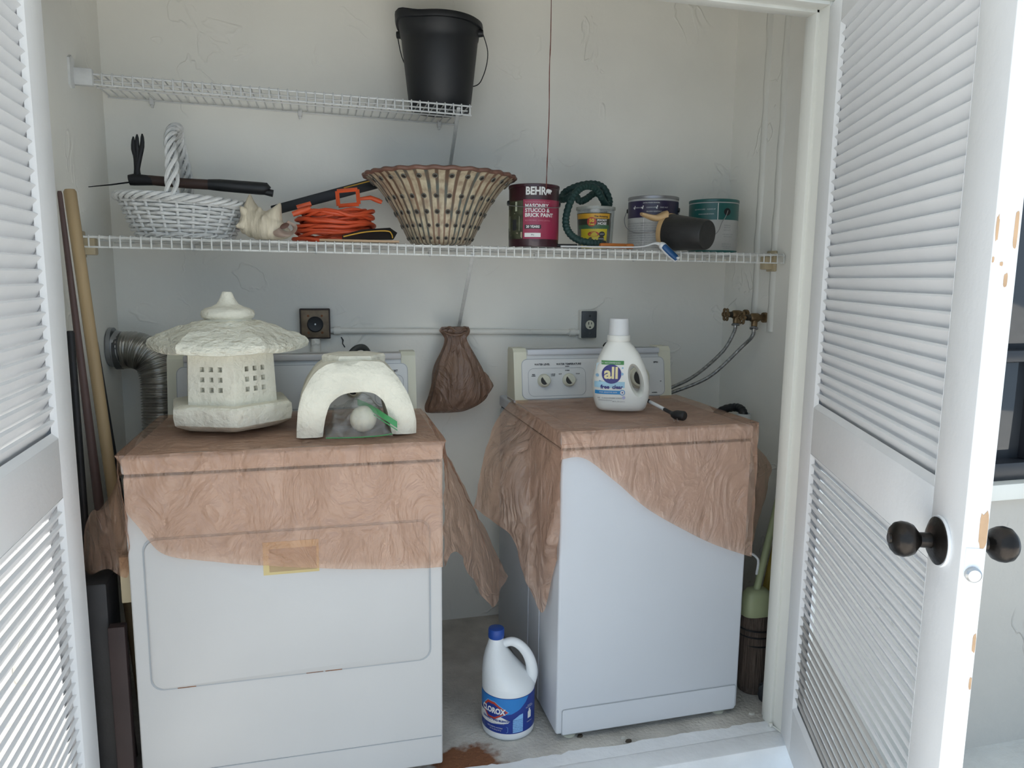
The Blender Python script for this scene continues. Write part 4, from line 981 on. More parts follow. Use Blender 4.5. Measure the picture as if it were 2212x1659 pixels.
# orange handle in front of the tub
m_or3 = mat('faded_orange_plastic', (.55, .17, .03), .45, 0, .08)
a = uy(1296, 523, -.392); b = uy(1368, 521, -.380)
for v in (a, b): v.z = ZL(.7)+.0105
bm = bm_new(); tube(bm, [a, a.lerp(b, .05), a.lerp(b, .75), a.lerp(b, .77), a.lerp(b, .80), b.lerp(a, .02), b], [.0065, .0085, .0085, .007, .0088, .0088, .006], 12)
tag(center(obj('orange_rod', bm, m_or3)), 'short orange plastic rod lying before the yellow tub', 'rod')
a = uy(1215, 528, -.36); bm = bm_new(); zz = ZL(.62)+.008; tube(bm, [(a.x-.03, -.352, zz), (a.x+.05, -.362, zz)], [.006, .0065], 10)
tag(center(obj('tool_rod', bm, m_black)), 'thin black rod lying between the maroon can and the hose', 'rod')

# black cup on its side with tan rim and tongue ------------------------------
m_cup = mat('dusty_black_plastic', (.022, .022, .022), .5, 0, .35, 9, .15, 60)
m_ctan = mat('tan_plastic', (.50, .33, .16), .5, 0, .1, 12)
A_ = uy(1446, 490, -.340); B_ = uy(1528, 508, -.475)
zc = ZL(1.0)
A_.z = zc+.0645; B_.z = zc+.0505
axd = (B_-A_).normalized(); Lc = (B_-A_).length
q = axd.to_track_quat('Z', 'X').to_matrix().to_4x4(); q.translation = A_
sc_ = thing('scoop_cup', 'black cup lying on its side with tan rim and tongue', 'cup', (A_.x+.03, A_.y-.02, zc+.001))
bm = bm_new(); lathe(bm, [(.058, .01), (.0615, 0), (.0625, .004), (.0500, Lc-.006), (.0470, Lc), (.022, Lc+.0005), (0, Lc+.001)], n=44, mtx=q); obj('cup_body', bm, m_cup, sc_)
bm = bm_new(); lathe(bm, [(0, .012), (.052, .010), (.056, -.006), (.0625, -.010), (.0645, 0), (.0638, .008), (.060, .009)], n=44, mtx=q); obj('cup_rim', bm, m_ctan, sc_, label='tan plastic rim')
bm = bm_new(); k0 = A_+Vector((-.012, 0, .03)); tip = uy(1386, 462, -.335)
rows_ = []
for i in range(9):
    t_ = i/8; p = cr([uy(1436, 466, -.345), uy(1418, 471, -.342), uy(1402, 468, -.338), uy(1385, 462, -.335)], t_); w = interp([0, .3, .7, 1], [.030, .022, .016, .010], t_); h = interp([0, .35, 1], [.016, .010, .005], t_)
    rows_.append([p+Vector((0, s*w, z_*h)) for s, z_ in ((-1, -.5), (-.6, -1), (.6, -1), (1, -.5), (1, .6), (.6, 1), (-.6, 1), (-1, .6))])
loft(bm, rows_); obj('tongue', bm, m_ctan, sc_, 60, label='tan plastic tongue handle')

# brush with blue grip hanging over the edge ---------------------------------
m_blue = mat('blue_rubber', (.012, .075, .21), .45, 0, .08)
m_wp = mat('white_plastic', (.74, .75, .75), .35, 0, .04)
zs_ = ZL(.75)+.003
br = thing('scrub_brush', 'white long-handled brush with blue grip hanging over the shelf edge', 'brush', (uy(1330, 528, -.405).x, -.405, zs_))
P = [Vector((uy(1212, 528, -.405).x, -.402, zs_+.002)), Vector((uy(1330, 528, -.405).x, -.404, zs_+.003)), Vector((uy(1385, 526, -.406).x, -.406, zs_+.006)), uy(1412, 526, -.412), uy(1424, 527, -.42), uy(1433, 533, -.43)]
bm = bm_new(); tube(bm, spline(P, 26), [.0035]*14+[.004+.0006*i for i in range(12)], 10, flat=(1.2, .8)); obj('handle', bm, m_wp, br)
G = [uy(1426, 525, -.424), uy(1434, 534, -.432), uy(1447, 547, -.437), uy(1459, 558, -.44), uy(1464, 563, -.441)]
G2 = spline(G, 18)
bm = bm_new(); tube(bm, G2, [interp([0, .15, .5, .85, 1], [.006, .0150, .0160, .0145, .004], i/17) for i in range(18)], 14, flat=(.85, .85)); gr = obj('grip_shell', bm, m_wp, br)
bm = bm_new(); tube(bm, [p+Vector((-.0012, -.0035, .0012)) for p in G2[2:-1]], [interp([0, .15, .5, .85, 1], [.004, .0125, .0133, .0118, .003], i/14) for i in range(15)], 14, flat=(.9, .9)); obj('grip', bm, m_blue, br, label='blue rubber grip')
bm = bm_new(); pc = G2[14]+Vector((-.002, -.0150, .004)); lathe(bm, [(0, 0), (.006, 0), (.005, .0018), (0, .002)], n=18, mtx=Matrix.Translation(pc) @ Matrix.Rotation(R(90), 4, 'X') @ Matrix.Diagonal((1, .7, 1, 1))); obj('hang_hole', bm, m_wp, br, label='white oval hanging hole')
# ------------------------------------------------------------------ things on the dryer
def onplane(px, py, c, phi):
    """the pixel's point on the upright plane through c that faces phi: (sideways, height above c)"""
    d = Vector((math.cos(phi), math.sin(phi), 0)); e = Vector((-d.y, d.x, 0)); r_ = ray(px, py)
    t_ = (c-EYE).dot(d)/r_.dot(d); p = EYE+r_*t_-c; return p.dot(e), p.z
ZT = .9295
m_stone = mat('cream_painted_concrete', (.80, .77, .65), .8, 0, .10, 9, 1, 30, bdist=.013)
m_stone2 = mat('cream_shingled_concrete', (.80, .775, .65), .8, 0, .10, 9, 1, 34, stretch=(1, 1, 2.0), bdist=.02)
lx, ly = -.430, -.600
ln = thing('stone_lantern', 'cream concrete garden lantern top with hexagonal roof and finial', 'garden lantern', (lx, ly, ZT))
def hexr(R_, z, rot, n=6, sub=6, curl=0, corner=0):
    out = []
    for k in range(n):
        a = rot+2*PI*k/n; b = rot+2*PI*(k+1)/n
        for s in range(sub):
            t_ = s/sub; p = Vector((math.cos(a), math.sin(a), 0)).lerp(Vector((math.cos(b), math.sin(b), 0)), t_)
            w = abs(2*t_-1)**2
            out.append(Vector((lx+p.x*R_, ly+p.y*R_, z+curl*w)))
    return out
ROTB = R(-90)+R(10); ROTR = R(-90)+R(30)
bm = bm_new(); loft(bm, [hexr(.085, ZT, ROTB), hexr(.125, ZT+.004, ROTB), hexr(.160, ZT+.020, ROTB), hexr(.166, ZT+.024, ROTB), hexr(.170, ZT+.045, ROTB), hexr(.168, ZT+.066, ROTB), hexr(.160, ZT+.072, ROTB), hexr(.09, ZT+.074, ROTB)])
rough_up(bm, .0018, 38); obj('base', bm, m_stone, ln, 35)
# light chamber with three by three window openings in every face
bm = bm_new(); z0, z1, RC_ = ZT+.072, ZT+.208, .121
for k in range(6):
    a = ROTB+2*PI*k/6; b = ROTB+2*PI*(k+1)/6
    A0 = Vector((lx+RC_*1.05*math.cos(a), ly+RC_*1.05*math.sin(a), z0)); B0 = Vector((lx+RC_*1.05*math.cos(b), ly+RC_*1.05*math.sin(b), z0))
    A1 = Vector((lx+RC_*math.cos(a), ly+RC_*math.sin(a), z1)); B1 = Vector((lx+RC_*math.cos(b), ly+RC_*math.sin(b), z1))
    inn = (Vector((lx, ly, 0))-Vector(((A0.x+B0.x)/2, (A0.y+B0.y)/2, 0))).normalized()
    us = [0, .26, .355, .455, .55, .65, .745, 1]; vs_ = [0, .25, .345, .445, .54, .64, .735, 1]
    P = lambda u, v: A0.lerp(B0, u).lerp(A1.lerp(B1, u), v)
    G = [[bm.verts.new(P(u, v)) for u in us] for v in vs_]
    for j in range(7):
        for i in range(7):
            if i in (1, 3, 5) and j in (1, 3, 5):
                c4 = [G[j][i], G[j][i+1], G[j+1][i+1], G[j+1][i]]; mid = sum((v.co for v in c4), Vector())/4
                d4 = [bm.verts.new(v.co.lerp(mid, .15)+inn*.016) for v in c4]
                for q_ in range(4): bm.faces.new((c4[q_], c4[(q_+1) % 4], d4[(q_+1) % 4], d4[q_]))
                bm.faces.new(d4)
            else: bm.faces.new((G[j][i], G[j][i+1], G[j+1][i+1], G[j+1][i]))
bmesh.ops.remove_doubles(bm, verts=bm.verts, dist=1e-5); obj('light_chamber', bm, m_stone, ln, 30)
bm = bm_new(); zr = 1.138
loft(bm, [hexr(.125, zr-.004, ROTR), hexr(.190, zr-.003, ROTR, curl=.006), hexr(.203, zr-.001, ROTR, curl=.008), hexr(.207, zr+.010, ROTR, curl=.008), hexr(.203, zr+.020, ROTR, curl=.007), hexr(.180, zr+.034, ROTR, curl=.009), hexr(.150, zr+.050, ROTR, curl=.004), hexr(.115, zr+.066, ROTR), hexr(.080, zr+.077, ROTR), hexr(.05, zr+.080, ROTR)])
bmesh.ops.subdivide_edges(bm, edges=list(bm.edges), cuts=2, use_grid_fill=True)
bm.normal_update()
dsp = {v: (max(0, v.normal.z)*.0055*(noise.noise(Vector((v.co.x*42, v.co.y*42, v.co.z*75)))+.5*noise.noise(v.co*95))) for v in bm.verts}
for v in bm.verts: v.co += v.normal*dsp[v]
obj('roof', bm, m_stone2, ln, 45)
bm = bm_new(); zf = zr+.078; lathe(bm, [(0, zf-.004), (.060, zf-.004), (.060, zf+.004), (.066, zf+.008), (.0685, zf+.016), (.066, zf+.026), (.056, zf+.032), (.040, zf+.037), (.028, zf+.044), (.019, zf+.058), (.014, zf+.070), (.011, zf+.075), (0, zf+.076)], (lx, ly, 0), 40)
rough_up(bm, .0012, 40); obj('finial', bm, m_stone, ln, 50)

# lantern leg piece: a wide arch
yf, yb = -.815, -.560
ar = thing('lantern_arch', 'cream concrete arched lantern leg straddling a clear bag', 'garden lantern', (-.105, (yf+yb)/2, ZT))
outer = [(640, 955), (641, 918), (645, 880), (653, 855), (664, 832), (678, 812), (696, 797), (718, 788), (760, 784), (820, 784), (842, 797), (860, 815), (875, 838), (887, 862), (896, 890), (900, 915), (900, 943)]
inner = [(697, 953), (699, 928), (704, 902), (709, 886), (717, 872), (728, 862), (742, 855), (757, 851), (775, 850), (793, 850), (806, 852), (817, 857), (825, 864), (832, 874), (838, 890), (843, 915), (848, 945)]
O2 = []; I2 = []
for (a, b) in zip(outer, inner):
    p = uy(a[0], a[1], yf); O2.append((p.x, p.z)); p = uy(b[0], b[1], yf); I2.append((p.x, p.z))
def flat_foot(l): l[0] = (l[0][0], ZT); l[-1] = (l[-1][0], ZT); return l
O2, I2 = flat_foot(O2), flat_foot(I2)
def leanf(z): return yf+.020*((z-ZT)/.2)**2*1.4
def leanb(z): return yb-.020*((z-ZT)/.2)**2*1.4
bm = bm_new(); n = len(O2); sub = 3
def dense(l):
    return [tuple(cr([Vector((*p, 0)) for p in l], i/((n-1)*sub)))[:2] for i in range((n-1)*sub+1)]
OD, ID = dense(O2), dense(I2); n = len(OD); K = 5
rings = []
for i in range(n):
    (ox_, oz_), (ix, iz) = OD[i], ID[i]; rg = []
    for k in range(K+1):                       # front face, inner to outer
        t_ = k/K; x = ix+(ox_-ix)*t_; z_ = iz+(oz_-iz)*t_; rd_ = .010*(abs(2*t_-1)**4)
        rg.append(Vector((x, leanf(z_)+rd_, z_)))
    for k in range(1, 4): t_ = k/4; rg.append(Vector((ox_, leanf(oz_)+.01+(leanb(oz_)-leanf(oz_)-.02)*t_, oz_)))
    for k in range(K, -1, -1):
        t_ = k/K; x = ix+(ox_-ix)*t_; z_ = iz+(oz_-iz)*t_; rg.append(Vector((x, leanb(z_)-.010*(abs(2*t_-1)**4), z_)))
    for k in range(3, 0, -1): t_ = k/4; rg.append(Vector((ix, leanf(iz)+.01+(leanb(iz)-leanf(iz)-.02)*t_, iz)))
    rings.append(rg)
loft(bm, rings); rough_up(bm, .0016, 34)
for v in bm.verts: v.co.z = max(v.co.z, ZT)
obj('arch', bm, m_stone, ar, 50)
bm = bm_new(); hx_ = -.106; zt_ = max(o_[1] for o_ in OD); yc = (yf+yb)/2+.0
loft(bm, [[Vector((hx_+r_*math.cos(R(a)), yc+r_*1.0*math.sin(R(a)), z_)) for a in range(0, 360, 60)] for r_, z_ in ((.082, zt_-.012), (.084, zt_+.004), (.079, zt_+.010), (.05, zt_+.011))]); rough_up(bm, .0008, 40); obj('top_slab', bm, m_stone, ar, 30)

# clear zip bag with a white ball -------------------------------------------
bc = Vector((-.089, -.775, ZT+.037))
bm = bm_new(); bmesh.ops.create_icosphere(bm, subdivisions=4, radius=.0345); bmesh.ops.translate(bm, verts=bm.verts, vec=bc); rough_up(bm, .0008, 60)
tag(center(obj('ball', bm, mat('pale_wax', (.72, .68, .55), .5, 0, .06), None, 60)), 'pale cream ball inside the clear zip bag', 'ball')
m_zip = film('clear_bag_film', (.98, .985, .98), (.75, .78, .78), .10, .12, .6, 22)
m_green = mat('green_zip', (.06, .30, .10), .35, 0, .05)
bg_ = thing('zip_bag', 'clear zip-top plastic bag with green seal under the arch', 'plastic bag', (bc.x, -.75, ZT))
bm = bm_new(); nu, nv = 44, 36; g = []
for i in range(nu):
    r_ = []
    for j in range(nv):
        x = -.186+.168*i/(nu-1); y = -.838+.150*j/(nv-1)
        dd_ = math.hypot(x-bc.x, y-bc.y); e_ = min(i, nu-1-i, j, (nv-1-j))/6
        hgt = .075*math.exp(-(dd_/.05)**2)+.026*min(1, e_)*(1+.8*nz((x*28, y*28, 1)))+.012*abs(nz((x*50, y*50, 7)))
        if j > nv*.5: hgt += .03*(j/nv-.5)*2*min(1, e_)
        r_.append(bm.verts.new((x, y, ZT+.003+hgt*min(1, e_))))
    g.append(r_)
for i in range(nu-1):
    for j in range(nv-1): bm.faces.new((g[i][j], g[i+1][j], g[i+1][j+1], g[i][j+1]))
obj('upper_film', bm, m_zip, bg_, 70)
bm = bm_new(); patch(bm, -.186, -.018, -.838, -.688, lambda x, y: (x, y, ZT+.002+.001*math.sin(x*90)), 10, 10); obj('lower_film', bm, m_zip, bg_, 70)
zp = [uy(772, 868, -.74), uy(800, 880, -.78), uy(830, 899, -.822), uy(858, 917, -.836)]
bm = bm_new(); drape(bm, [[p+Vector((0, 0, .008)), p, p-Vector((0, .002, .009))] for p in zp], 20, 4); obj('zip_strip', bm, m_green, bg_, 60, label='green zip seal strip')
bm = bm_new(); drape(bm, [[p-Vector((0, .003, .013)), p-Vector((0, .004, .0145)), p-Vector((0, .004, .016))] for p in zp], 20, 3); obj('zip_line', bm, m_green, bg_, 60)
bm = bm_new(); tube(bm, spline([(-.185, -.84, ZT+.004), (-.12, -.843, ZT+.003), (-.06, -.842, ZT+.004), (-.02, -.838, ZT+.007)], 16), .0016, 6); obj('bag_edge', bm, m_green, bg_, label='green tinted bottom edge')

# ------------------------------------------------------------------ detergent bottle
m_hdpe = mat('white_bottle_plastic', (.80, .80, .75), .32, 0, .03, 6)
c = Vector((.706, -.575, ZT)); ph = toward_cam(c.x, c.y)+R(6)
dt = thing('detergent_bottle', 'white laundry detergent bottle with round blue logo and side handle', 'detergent bottle', tuple(c))
d = Vector((math.cos(ph), math.sin(ph), 0)); e = Vector((-d.y, d.x, 0))
Lp = [onplane(px, py, c, ph) for px, py in ((1294, 893), (1287, 888), (1282, 872), (1279, 850), (1280, 825), (1287, 797), (1297, 772), (1307, 754), (1315, 744))]
Rp = [onplane(px, py, c, ph) for px, py in ((1388, 893), (1394, 886), (1400, 866), (1402, 845), (1399, 820), (1391, 796), (1380, 772), (1368, 755), (1357, 744))]
zmin_ = Lp[0][1]
def sideL(z): return interp([p[1]-zmin_ for p in Lp], [p[0] for p in Lp], z)
def sideR(z): return interp([p[1]-Rp[0][1] for p in Rp], [p[0] for p in Rp], z)
Hb = Lp[-1][1]-zmin_
def thick(z): return interp([0, .006, .02, .1, .15, .19, Hb], [.034, .041, .046, .048, .045, .036, .030], z)
bm = bm_new(); rings = []
for j in range(40):
    z = Hb*j/39; a, b = sideL(z), sideR(z); T = thick(z); ring = []
    ex = .62 if z < Hb*.75 else .62+.38*(z/Hb-.75)/.25
    for k in range(48):
        t_ = 2*PI*k/48; cs_, sn = math.cos(t_), math.sin(t_)
        x = (a+b)/2+(b-a)/2*math.copysign(abs(cs_)**ex, cs_); y = T*math.copysign(abs(sn)**ex, sn)
        ring.append(c+e*x+d*y+Vector((0, 0, z)))
    rings.append(ring)
loft(bm, rings); body = obj('bottle', bm, m_hdpe, dt, 50)
hc = onplane(1374, 821, c+d*.03, ph); cut = bm_new(); rr = []
for y, s in ((-.07, 2.2), (-.035, 1.28), (-.018, 1.03), (0, .98), (.018, 1.03), (.035, 1.28), (.07, 2.2)):
    ring = []
    for k in range(28):
        t_ = 2*PI*k/28; u_ = .0155*s*math.cos(t_); v_ = .041*(1+(s-1)*.55)*math.sin(t_)
        ring.append(c+e*(hc[0]+u_-.24*v_)+d*y+Vector((0, 0, hc[1]+v_))-ROOT[dt.name])
    rr.append(ring)
loft(cut, rr); boolean(body, cut)
cc = c+e*((sideL(Hb)+sideR(Hb))/2)+Vector((0, 0, Hb))
bm = bm_new(); lathe(bm, [(0, cc.z-.004), (.034, cc.z-.004), (.0355, cc.z), (.0355, cc.z+.013), (.034, cc.z+.015), (0, cc.z+.015)], (cc.x, cc.y, 0), 36); obj('collar', bm, m_hdpe, dt)
bm = bm_new(); lathe(bm, [(0, cc.z+.014), (.0315, cc.z+.014), (.0315, cc.z+.017), (.0295, cc.z+.064), (.0285, cc.z+.066), (0, cc.z+.066)], (cc.x, cc.y, 0), 36, lambda a, r_, z_: (r_*(1+.006*math.cos(36*a)), z_)); obj('cap', bm, mat('frosted_cap', (.66, .67, .68), .4, 0, .03), dt, label='frosted white measuring cap')
def face(off):
    def fn(x, y):
        a, b = sideL(y), sideR(y); T = thick(y); u_ = min(.98, max(-.98, (x-(a+b)/2)/((b-a)/2)))
        ex = .62; cs_ = abs(u_)**(1/ex); sn = math.sqrt(max(0, 1-cs_*cs_)); return c+e*x+d*(T*sn**ex+off)+Vector((0, 0, y))
    return fn
f1, f2, f3, f4 = face(.0012), face(.0018), face(.0024), face(.003)
FS = lambda px, py: (lambda q_: (q_[0], q_[1]))(onplane(px, py, c+d*.046, ph))
def fpatch(name, m, a, b, f, parent=dt, label=None):
    (x0, y1), (x1, y0) = FS(*a), FS(*b); bm = bm_new(); patch(bm, x0, x1, y0, y1, f, 12, 6); return obj(name, bm, m, parent, 60, label=label)
m_navy = mat('navy_print', (.035, .03, .20), .4, 0, .05); m_sky = mat('sky_print', (.38, .62, .76), .4, 0, .12, 30); m_mid = mat('blue_print', (.03, .27, .60), .4, 0, .05); m_gn = mat('green_print', (.07, .26, .07), .4, 0, .05); m_cr = mat('cream_letters', (.80, .70, .38), .4, 0, .04)
(x0, y1), (x1, y0) = FS(1285, 782), FS(1350, 845)
lb = fpatch('label_sky', m_sky, (1285, 824), (1349, 838), f1, label='pale blue splash band')
bm = bm_new(); shape(bm, [FS(1290, 786), FS(1301, 783), FS(1301, 824), FS(1286, 826)], f1); obj('label_splash', bm, mat('pale_splash', (.58, .72, .78), .4, 0, .1), dt, 60)
x, y = FS(1321, 808); bm = bm_new()
R0 = abs(FS(1342, 808)[0]-x)
for ri in range(6): pass
n_ = 30; cv = bm.verts.new(f2(x, y)); prev = None; ringsv = []
for q_ in range(1, 5): ringsv.append([bm.verts.new(f2(x+R0*q_/4*math.cos(2*PI*k/n_), y+R0*q_/4*math.sin(2*PI*k/n_))) for k in range(n_)])
for k in range(n_): bm.faces.new((cv, ringsv[0][k], ringsv[0][(k+1) % n_]))
for q_ in range(3):
    for k in range(n_): bm.faces.new((ringsv[q_][k], ringsv[q_+1][k], ringsv[q_+1][(k+1) % n_], ringsv[q_][(k+1) % n_]))
ld = obj('logo_disc', bm, m_navy, dt, 60, label='round navy logo')
lettering(dt, m_cr, f3, [('all', .050, x-.001, y+.002, dict(bold=.0016))])
x, y = FS(1322, 784); bm = bm_new(); w_ = abs(FS(1348, 784)[0]-x); patch(bm, x-w_*.85, x+w_, y-.0055, y+.0065, f1, 10, 2); obj('green_banner', bm, m_gn, dt, 60); lettering(dt, m_white, f3, [('#1 RECOMMENDED', .0065, x-.002, y, {})])
x, y = FS(1318, 836); lettering(dt, m_navy, f3, [('free', .0165, x-.016, y, dict(bold=.0006)), ('clear', .0165, x+.022, y, dict(bold=.0006))])
bn = fpatch('blue_banner', m_mid, (1286, 843), (1345, 852), f1); x, y = FS(1318, 847.5); lettering(dt, m_white, f3, [('FOR SENSITIVE SKIN', .006, x-.006, y, {})])
x, y = FS(1344, 848); bm = bm_new(); disc(bm, x, y, .0085, f2, 24); sl = obj('seal', bm, m_mid, dt, 0); bm = bm_new(); disc(bm, x, y, .0065, f3, 24); obj('seal_centre', bm, m_white, sl, 0); bm = bm_new(); disc(bm, x, y, .0022, f4, 12); obj('seal_drop', bm, m_navy, sl, 0)
for px, py, r_ in ((1291, 811, .005), (1296, 823, .0028), (1344, 808, .004), (1345, 795, .0028)):
    x, y = FS(px, py); bm = bm_new(); disc(bm, x, y, r_, f2, 16); obj('bubble', bm, mat('bubble_print', (.30, .50, .68), .4, 0, .1), dt, 0)
x, y = FS(1318, 860); fine_print(dt, m_gp, f3, [('HE   CLEAN RINSE', .006, x-.014, y-.0, {}), ('HYPOALLERGENIC', .005, x-.014, y-.007, {}), ('58 LOADS', .006, x+.022, y, {}), ('88 FL OZ (2.6 L)', .0055, x+.026, y-.010, {})])
x, y = FS(1347, 859); bm = bm_new(); disc(bm, x, y, .005, f2, 16); obj('mark', bm, mat('lilac_print', (.45, .45, .65), .4, 0, .1), dt, 0)

# plug and cord end on the washer --------------------------------------------
pg = thing('power_cord', 'black cord with white band and plug on the washer', 'power cord', tuple(uz(1440, 885, ZT)))
zc_ = ZT+.006
def wz(px, py, z=zc_): return uz(px, py, z)
bm = bm_new(); tube(bm, [wz(1392, 861, zc_+.022), wz(1404, 868, zc_+.018)], .0062, 10); obj('cord_sleeve', bm, m_black, pg)
bm = bm_new(); tube(bm, [wz(1404, 868, zc_+.018), wz(1435, 884, zc_+.010)], .0056, 10); obj('cord_band', bm, m_wp, pg, label='white cord band')
bm = bm_new(); tube(bm, [wz(1434, 883.5, zc_+.010), wz(1450, 892, zc_+.006), wz(1456, 895, zc_+.006)], [.0052, .006, .009], 10); obj('cord_end', bm, m_black, pg)
bm = bm_new(); a = wz(1452, 895, zc_+.008); b = wz(1480, 899, zc_+.008); tube(bm, [a, a.lerp(b, .3), a.lerp(b, .9), b], [.010, .0165, .017, .013], 14, flat=(1, .85))
for v in bm.verts: v.co.z = max(v.co.z, ZT)
obj('plug_body', bm, m_black, pg)
for s in (-.006, .006):
    bm = bm_new(); a = wz(1462, 906, ZT+.008+s*.2); tube(bm, [a+Vector((s, .01, 0)), a+Vector((s-.008, -.012, -.003))], .0016, 6, flat=(1, .5)); obj('prong', bm, m_steel, pg)

# ------------------------------------------------------------------ bleach bottle on the floor
m_bl = mat('bleach_bottle_plastic', (.78, .80, .81), .35, 0, .03, 6, .08, 60)
c = Vector((.3235, -.7275, 0)); ph = toward_cam(c.x, c.y); d = Vector((math.cos(ph), math.sin(ph), 0)); e = Vector((-d.y, d.x, 0)); RB = .0785
bt = thing('bleach_bottle', 'white bleach jug with blue cap and blue wrap label on the floor', 'bleach bottle', tuple(c), 0)
Lp = [(-.069, 0), (-.077, .006), (-.0785, .015), (-.0785, .175), (-.078, .195), (-.075, .222), (-.070, .245), (-.0635, .265), (-.0595, .278), (-.058, .290)]
Rp = [(.069, 0), (.077, .006), (.0785, .015), (.0785, .150), (.068, .166), (.048, .186), (.026, .210), (.006, .236), (-.009, .258), (-.0155, .275), (-.0165, .290)]
bm = bm_new(); rings = []
for j in range(48):
    z = .290*j/47; a = interp([p[1] for p in Lp], [p[0] for p in Lp], z); b = interp([p[1] for p in Rp], [p[0] for p in Rp], z)
    T = interp([0, .006, .015, .155, .19, .225, .255, .275, .29], [.069, .077, .0785, .0785, .070, .052, .034, .024, .021], z)
    rings.append([c+e*((a+b)/2+(b-a)/2*math.cos(2*PI*k/48))+d*T*math.sin(2*PI*k/48)+Vector((0, 0, z)) for k in range(48)])
loft(bm, rings)
hp_ = [(-.022, .262), (.008, .272), (.034, .260), (.055, .234), (.067, .202), (.069, .170), (.060, .140)]
tube(bm, spline([c+e*x+Vector((0, 0, z)) for x, z in hp_], 26), [.010+.0035*math.sin(PI*i/25*.5+.2)+.004*(i/25)**3 for i in range(26)], 16, flat=(1.0, 1.15)); obj('jug', bm, m_bl, bt, 60)
m_capb = mat('blue_cap', (.012, .06, .30), .4, 0, .06)
cc = c+e*(-.0373)
bm = bm_new(); lathe(bm, [(0, .286), (.0225, .286), (.0235, .288), (.0235, .310), (.022, .314), (.018, .316), (0, .316)], (cc.x, cc.y, 0), 60, lambda a, r_, z_: (r_*(1+.015*(.5+.5*math.cos(30*a))), z_)); obj('cap', bm, m_capb, bt, label='blue ribbed cap')
f0, f1, f2, f3, f4 = [cylmap(c, RB, ph, .0004+.0005*k) for k in range(5)]
m_dkb = mat('deep_blue_print', (.010, .035, .24), .35, 0, .06); m_ltb = mat('bright_blue_print', (.02, .20, .55), .35, 0, .08); m_icb = mat('ice_blue_print', (.22, .45, .75), .4, 0, .1)
bm = bm_new(); patch(bm, -PI*RB, PI*RB, .026, .136, f0, 72); obj('wrap_label', bm, m_dkb, bt, 60, label='deep blue wrap label')
bm = bm_new(); shape(bm, [(-.118, .134), (.066, .134), (.055, .118), (.035, .100), (.010, .088), (-.02, .084), (-.05, .086), (-.118, .088)], f1)
bm2 = bm_new()
for i in range(30):
    x0_ = -.118+.184*i/30; x1_ = -.118+.184*(i+1)/30; lo = lambda x: interp([-.118, -.05, -.02, .010, .035, .055, .066], [.088, .086, .084, .088, .100, .118, .134], x)
    bm2.faces.new([bm2.verts.new(f1(*p)) for p in ((x0_, lo(x0_)), (x1_, lo(x1_)), (x1_, .1345), (x0_, .1345))])
bm.free(); obj('label_sky', bm2, m_ltb, bt, 60, label='bright blue upper label')
def chain(name, pts, f, m, parent=bt, label=None):
    """polygon cut into upright strips so that it follows the curve"""
    xs = sorted(set(round(p[0], 4) for p in pts)); lo_, hi_ = min(xs), max(xs); bm = bm_new(); n_ = 22
    def span(x):
        ys = []
        for i in range(len(pts)):
            (xa, ya), (xb, yb_) = pts[i], pts[(i+1) % len(pts)]
            if abs(xa-xb) > 1e-9 and min(xa, xb)-1e-9 <= x <= max(xa, xb)+1e-9: ys.append(ya+(yb_-ya)*(x-xa)/(xb-xa))
        return (min(ys), max(ys)) if ys else (0, 0)
    for i in range(n_):
        a = lo_+(hi_-lo_)*(i+.001)/n_; b = lo_+(hi_-lo_)*(i+.999)/n_; (p, q_), (r_, s) = span(a), span(b)
        bm.faces.new([bm.verts.new(f(*w)) for w in ((a, p), (b, r_), (b, s+1e-5), (a, q_+1e-5))])
    return obj(name, bm, m, parent, 60, label=label)
X = -.0445; Z = .094
def dia(w, h, f_=.45): return [(X-w, Z), (X-w*f_, Z+h), (X+w*f_*.2, Z+h), (X+w, Z), (X+w*f_*.2, Z-h), (X-w*f_, Z-h)]
chain('white_arc', [(-.12, .05), (-.05, .052), (.0, .060), (.006, .066), (-.02, .078), (-.06, .080), (-.12, .080)], f2, m_white)
lg = chain('logo_outline', dia(.048, .0285), f2, m_icb); chain('logo_red', dia(.045, .0265), f3, m_red, bt, 'red logo diamond'); chain('logo_blue', dia(.0385, .0195), f4, m_dkb)
f5 = cylmap(c, RB, ph, .003)
lettering(bt, m_white, f5, [('CLOROX', .0235, X-.003, Z, dict(bold=.0011, sx=.80, slant=.06))])
lettering(bt, m_dkb, f5, [('DISINFECTING BLEACH', .0085, X+.004, .066, dict(bold=.0003))]); fine_print(bt, m_gp, f5, [('FOR MULTIPLE SURFACES', .005, X+.006, .057, {})])
fine_print(bt, m_white, f3, [('KILLS GERMS WHITENS', .0048, X+.004, .043, {}), ('121 FL OZ (3.57 L)', .0048, X+.006, .036, {})])
bm = bm_new(); outline(bm, rrect(X-.04, X+.044, .031, .048, .003), .0008, f2); obj('print_frame', bm, m_icb, bt, 0)
chain('drug_facts', [(.014, .030), (.045, .030), (.045, .085), (.034, .083), (.014, .070)], f2, m_icb)
fine_print(bt, m_dkb, f3, [(lines[i % 6], .0042, .029, .068-.0055*i, {}) for i in range(7)])
bm = bm_new(); shape(bm, [(.063, .062), (.077, .062), (.077, .082), (.073, .086), (.073, .092), (.067, .092), (.067, .086), (.063, .082)], f2); obj('bottle_symbol', bm, m_white, bt, 0); fine_print(bt, m_white, f3, [('CLEANS', .005, .07, .103, {}), ('DEODORIZES', .005, .07, .098, {}), ('WHITENS', .005, .07, .052, {})])

